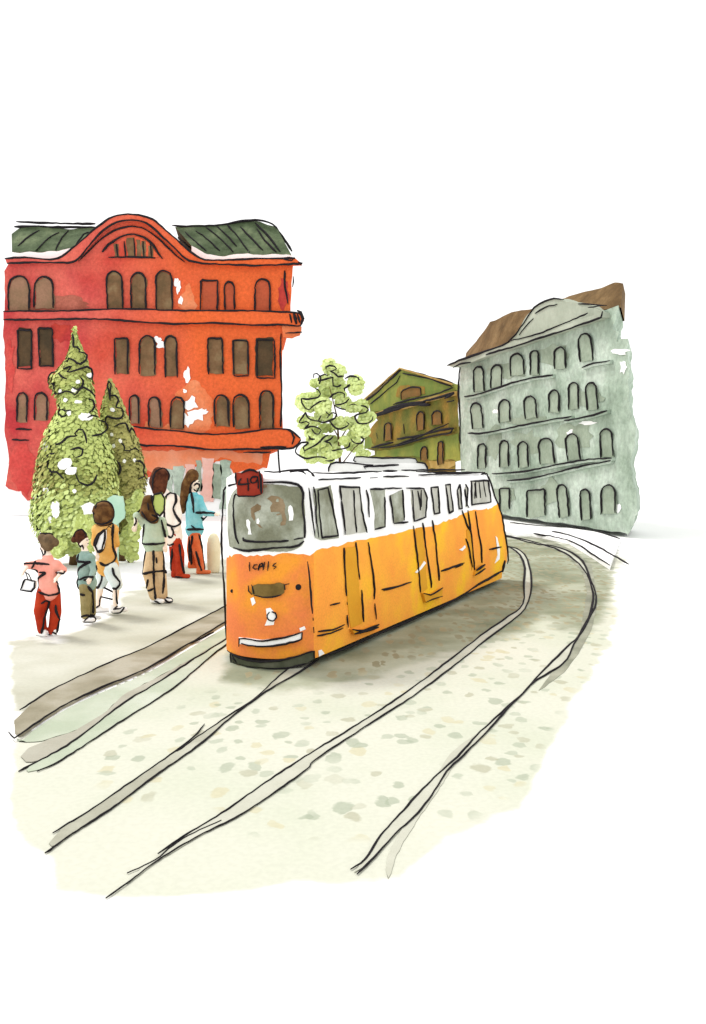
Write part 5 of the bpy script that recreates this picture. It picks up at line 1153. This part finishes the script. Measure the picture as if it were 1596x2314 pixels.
# coral top, red trousers
person(1437, dict(head=(325, 655, 0), neck=(338, 735, 0), shL=(275, 795, 0), shR=(398, 800, 0), elL=(195, 800, -.12), haL=(165, 845, -.25), elR=(448, 832, .02), haR=(405, 885, -.12), pel=(345, 945, 0), hem=(345, 985, 0), knL=(282, 1120, -.04), knR=(395, 1130, .04), anL=(300, 1268, -.04), anR=(372, 1276, .02)), 1.55, 215,
       'person in a coral pink top and red trousers holding a white bag', 'cloth_pink', 'cloth_red', 'hair_ash', dict(top=[[(350, 795), (250, 785), (150, 790)], [(250, 770), (215, 845)], [(145, 790), (160, 845), (250, 850), (320, 855), (275, 890), (255, 945), (245, 980)], [(240, 970), (300, 1000), (360, 1012), (430, 990), (442, 975), (410, 930), (395, 900), (410, 860)]],
            legs=[[(290, 1070), (330, 1050), (350, 1060), (325, 1130), (305, 1230), (295, 1280)], [(395, 1080), (400, 1130), (430, 1210), (405, 1280)], [(238, 1095), (230, 1160)]], skin=[[(265, 680), (258, 715), (290, 735), (318, 720), (320, 690), (345, 680)], [(400, 840), (425, 800), (465, 830), (450, 858), (400, 850)]], hair=[[(270, 560), (320, 560), (375, 580)]], shoeR=[[(335, 1300), (370, 1275), (405, 1290)]]), extra_hair=[([(345, 625, -.05), (390, 640, -.02)], [.11, .07]), ([(300, 610, -.04), (340, 660, -.03)], [.08, .10])], tw=1.12, bw=1.0)
# teal top, olive trousers
person(1410, dict(head=(590, 625, 0), neck=(600, 705, 0), shL=(575, 745, .08), shR=(640, 750, -.10), elL=(585, 820, .12), haL=(590, 890, .1), elR=(665, 830, -.16), haR=(640, 892, -.24), pel=(618, 905, 0), hem=(618, 925, 0), knL=(640, 1045, .08), knR=(604, 1045, -.06), anL=(650, 1150, .1), anR=(605, 1165, -.08)), 1.52, 8,
       'person in a teal top and olive trousers, walking close behind the coral one', 'cloth_teal', 'cloth_olive', 'hair_dark', dict(top=[[(555, 720), (550, 770), (590, 776), (640, 775), (600, 795), (558, 825), (552, 880)], [(555, 905), (600, 885), (655, 882), (650, 898), (590, 905)], [(545, 880), (550, 950), (545, 1000)], [(680, 800), (690, 870)]],
            legs=[[(552, 1020), (555, 1100), (552, 1165), (610, 1155), (680, 1155)], [(620, 950), (650, 990), (660, 1060), (660, 1140)], [(545, 1000), (600, 1012)]], skin=[[(548, 620), (532, 650), (560, 672), (582, 660), (590, 690)]], hair=[[(520, 600), (540, 560), (590, 545), (615, 570), (600, 600)]], shoeR=[[(595, 1195), (640, 1155), (690, 1170), (670, 1210), (600, 1222), (585, 1205)]]), sleeve='long', extra_hair=[([(560, 580, -.03), (525, 620, 0)], [.09, .06])], tw=1.12)
# satchel walker
r3, P3_, k3, y3 = person(1388, dict(head=(735, 430, 0), neck=(745, 505, 0), shL=(690, 550, 0), shR=(798, 550, 0), elL=(672, 640, -.05), haL=(690, 715, -.1), elR=(818, 650, .02), haR=(808, 745, -.02), pel=(760, 770, 0), hem=(758, 800, 0), knL=(715, 925, .1), knR=(825, 935, -.1), anL=(690, 1100, .18), anR=(812, 1095, -.12)), 1.98, -20,
       'person with big round brown hair, mustard top and pale shorts, striding away', 'cloth_mustard', 'cloth_iceblue', 'hair_brown', dict(top=[[(800, 510), (795, 600), (800, 680), (818, 735), (800, 775), (740, 800), (705, 780)], [(720, 520), (800, 505)], [(740, 545), (690, 590), (665, 670), (690, 705), (725, 690), (745, 600), (750, 545)]],
            legs=[[(712, 810), (718, 900), (690, 960), (655, 975), (625, 950)], [(795, 815), (810, 870), (848, 925), (820, 965), (785, 960)]], skin=[[(748, 945), (768, 1000), (755, 1040), (670, 1110)], [(820, 970), (825, 1040), (828, 1090), (780, 1105), (748, 1090)], [(790, 965), (765, 1020)]], hair=[[(675, 400), (690, 350), (745, 325), (785, 350), (805, 420), (790, 480), (720, 510), (668, 490), (662, 420)]], shoeR=[[(800, 1110), (850, 1105), (878, 1095), (850, 1135), (810, 1150), (790, 1130)]]), sleeve='short', hairr=1.22, skirt='shorts', extra_hair=[([(735, 420, 0), (735, 470, -.02)], [.15, .14])], tw=1.1)
# sage top, tan trousers
r4, P4_, k4, y4 = person(1363, dict(head=(1062, 375, 0), neck=(1075, 455, 0), shL=(1022, 495, 0), shR=(1140, 495, 0), elL=(965, 450, -.1), haL=(958, 515, -.12), elR=(1165, 580, .04), haR=(1170, 660, -.06), pel=(1090, 660, 0), hem=(1092, 640, 0), knL=(1055, 860, -.03), knR=(1130, 865, .05), anL=(1095, 1030, -.05), anR=(1150, 1030, .05)), 1.95, 25,
       'person in a sage green top and tan trousers carrying a lime bag', 'cloth_sage', 'cloth_tan', 'hair_brown', dict(top=[[(1020, 510), (1015, 580), (1008, 645), (1100, 650), (1175, 640)], [(1140, 480), (1160, 560), (1178, 640)]],
            legs=[[(1018, 680), (1010, 780), (998, 858), (1080, 845), (1170, 840), (1255, 850)], [(1085, 670), (1085, 760), (1088, 900), (1100, 1040)], [(1145, 665), (1155, 760), (1160, 900), (1150, 1000)], [(1045, 900), (1040, 975), (1085, 965)], [(1105, 745), (1108, 785)]], skin=[[(1005, 345), (955, 415), (962, 500), (935, 525)]], hair=[[(1000, 420), (1040, 480), (1080, 495), (1115, 465), (1070, 445)], [(1045, 360), (1050, 410)], [(1090, 300), (1070, 310), (1085, 360), (1100, 375)]], shoeR=[[(1160, 1005), (1200, 970), (1248, 1000), (1240, 1045), (1190, 1060), (1162, 1035)]], shoeL=[[(1090, 1050), (1150, 1078)]]), sleeve='short', extra_hair=[([(1050, 345, -.03), (1040, 420, -.06), (1085, 475, -.1)], [.10, .12, .09])], tw=1.25, bw=1.15)
# dark long hair, cream top, red trousers
person(1306, dict(head=(1135, 190, 0), neck=(1170, 290, 0), shL=(1168, 330, .05), shR=(1235, 335, -.05), elL=(1165, 430, .08), haL=(1185, 520, 0), elR=(1262, 440, -.1), haR=(1255, 530, -.15), pel=(1222, 530, 0), hem=(1222, 600, 0), knL=(1232, 715, .05), knR=(1270, 715, -.05), anL=(1242, 862, .05), anR=(1275, 862, -.05)), 2.3, 15,
       'person with long dark red-brown hair, cream top and narrow red trousers', 'cloth_cream', 'cloth_red', 'hair_dark', dict(top=[[(1160, 340), (1190, 295), (1230, 290), (1245, 340), (1225, 400), (1250, 460), (1275, 500), (1240, 525), (1185, 515), (1165, 480), (1160, 400)], [(1210, 530), (1225, 570), (1210, 605), (1185, 590)], [(1145, 480), (1165, 580), (1185, 655), (1240, 645)]],
            legs=[[(1218, 680), (1205, 840)], [(1268, 650), (1280, 760), (1300, 880), (1240, 880)]], hair=[[(1080, 270), (1080, 200), (1100, 140), (1150, 115), (1185, 140), (1205, 205)]], shoeR=[[(1235, 880), (1290, 885)]]), sleeve='long', extra_hair=[([(1120, 150, -.05), (1105, 210, -.08), (1110, 280, -.06)], [.11, .13, .08]), ([(1150, 160, -.05), (1140, 280, -.06)], [.11, .08])], shoe='cloth_red')
# cyan top, coral trousers
person(1297, dict(head=(1370, 215, 0), neck=(1365, 290, 0), shL=(1345, 330, .06), shR=(1405, 335, -.06), elL=(1335, 430, .1), haL=(1330, 520, .08), elR=(1450, 430, -.14), haR=(1515, 438, -.2), pel=(1375, 530, 0), hem=(1375, 545, 0), knL=(1352, 690, .06), knR=(1395, 700, -.06), anL=(1360, 790, .1), anR=(1420, 835, -.06)), 2.25, 0,
       'person in a bright cyan top reaching an arm towards the tram', 'cloth_cyan', 'cloth_coral', 'hair_brown', dict(top=[[(1350, 280), (1360, 340), (1370, 430)], [(1380, 430), (1440, 428), (1550, 435)], [(1420, 465), (1480, 485)], [(1318, 548), (1380, 545), (1445, 547)], [(1350, 520), (1390, 550)]],
            legs=[[(1340, 600), (1335, 700), (1340, 770)], [(1360, 590), (1350, 700), (1352, 795)], [(1385, 700), (1415, 810), (1440, 865), (1445, 780), (1420, 640), (1405, 580)]], skin=[[(1370, 240), (1390, 222), (1420, 240), (1418, 272), (1388, 278), (1368, 260)]], hair=[[(1340, 300), (1350, 230), (1380, 200)], [(1310, 360), (1340, 310)]]), sleeve='long', extra_hair=[([(1360, 165, 0), (1325, 240, .02), (1305, 320, .02), (1290, 420, .04)], [.12, .12, .09, .05])], shoe='cloth_coral')
# things they carry
def bag(px, y, label, mat, name='bag', ink=(), handle=None):
    pr = plane((0, y, 0), (0, -1, 0)); c = pr(*px[0]); root = thing(name, V((pr(*px[0]).x, y + .03, min(pr(u, v).z for u, v in px))), label, 'bag')
    mb = MB(); mb.patch([pr(p.x, p.y) for p in rag(px, .6, 5)], (0, .08, 0), mat)
    stroke(mb, list(px) + [px[0]], pr, .006, 5, 5, .5, straight=True); mb.build('pouch', root)
    if handle:
        mb = MB(); mb.tube([pr(u, v, .0) + V((0, .04, 0)) for u, v in handle], .008); mb.build('strap', root)
y1 = F * H / (1437 - HV)
bag(Z1([(178, 898), (250, 912), (245, 960), (222, 985), (145, 975)]), y1 - .30, 'small white bag hanging from the hand of the coral-topped person', 'cloth_white', handle=Z1([(190, 900), (180, 868), (170, 850), (195, 865), (215, 905)]))
bag(Z1([(1088, 300), (1140, 288), (1165, 330), (1160, 420), (1130, 450), (1100, 430), (1080, 370)]), y4 - .28, 'lime green bag carried high on the back of the person in tan trousers', 'lime', handle=Z1([(1095, 310), (1080, 350), (1095, 440), (1120, 470)]))
bag(Z1([(745, 550), (700, 590), (672, 665), (690, 700), (722, 688), (742, 610)]), y3 - .33, 'long white satchel slung over the mustard top', 'cloth_white', name='satchel', handle=Z1([(742, 552), (765, 525), (785, 540)]))
# notice board behind the satchel walker
yn = 20.0; q = plane((0, yn, 0), (0, -1, 0)); nb = thing('notice_board', V((q(*Z1([(850, 800)])[0]).x, yn, 0)), 'pale teal board on a post behind the big-haired walker', 'board')
mb = MB(); mb.patch([q(p.x, p.y) for p in rag(Z1([(760, 330), (800, 310), (868, 312), (885, 430), (880, 470), (810, 520), (770, 520)]), 1.5, 6)], (0, .05, 0), 'board_teal'); mb.build('panel', nb)
mb = MB(); x_ = q(*Z1([(830, 500)])[0]); mb.tube([V((x_.x, yn + .05, 0)), V((x_.x, yn + .05, x_.z + .2))], .02, 'board_teal', 8); mb.build('post', nb)
# cream bollard beside the tram
pb = G(483, 1294); mb = MB(); kb = pb.y / F
prof = [(0, 0), (11, 0), (13.5, 4), (14.5, 20), (15.5, 45), (15, 65), (12.5, 78), (8, 86), (3, 89), (0, 89.5)]
vs = []; ns = 18
for r_, h_ in prof:
    for i in range(ns): vs.append(pb + V((r_ * kb * math.cos(2 * math.pi * i / ns), r_ * kb * math.sin(2 * math.pi * i / ns), h_ * kb)))
mb.add(vs, [[j * ns + i, j * ns + (i + 1) % ns, (j + 1) * ns + (i + 1) % ns, (j + 1) * ns + i] for j in range(len(prof) - 1) for i in range(ns)], 'cream_stone', True)
tag(mb.build('bollard', origin=pb), 'rounded cream stone bollard standing left of the tram', 'bollard')
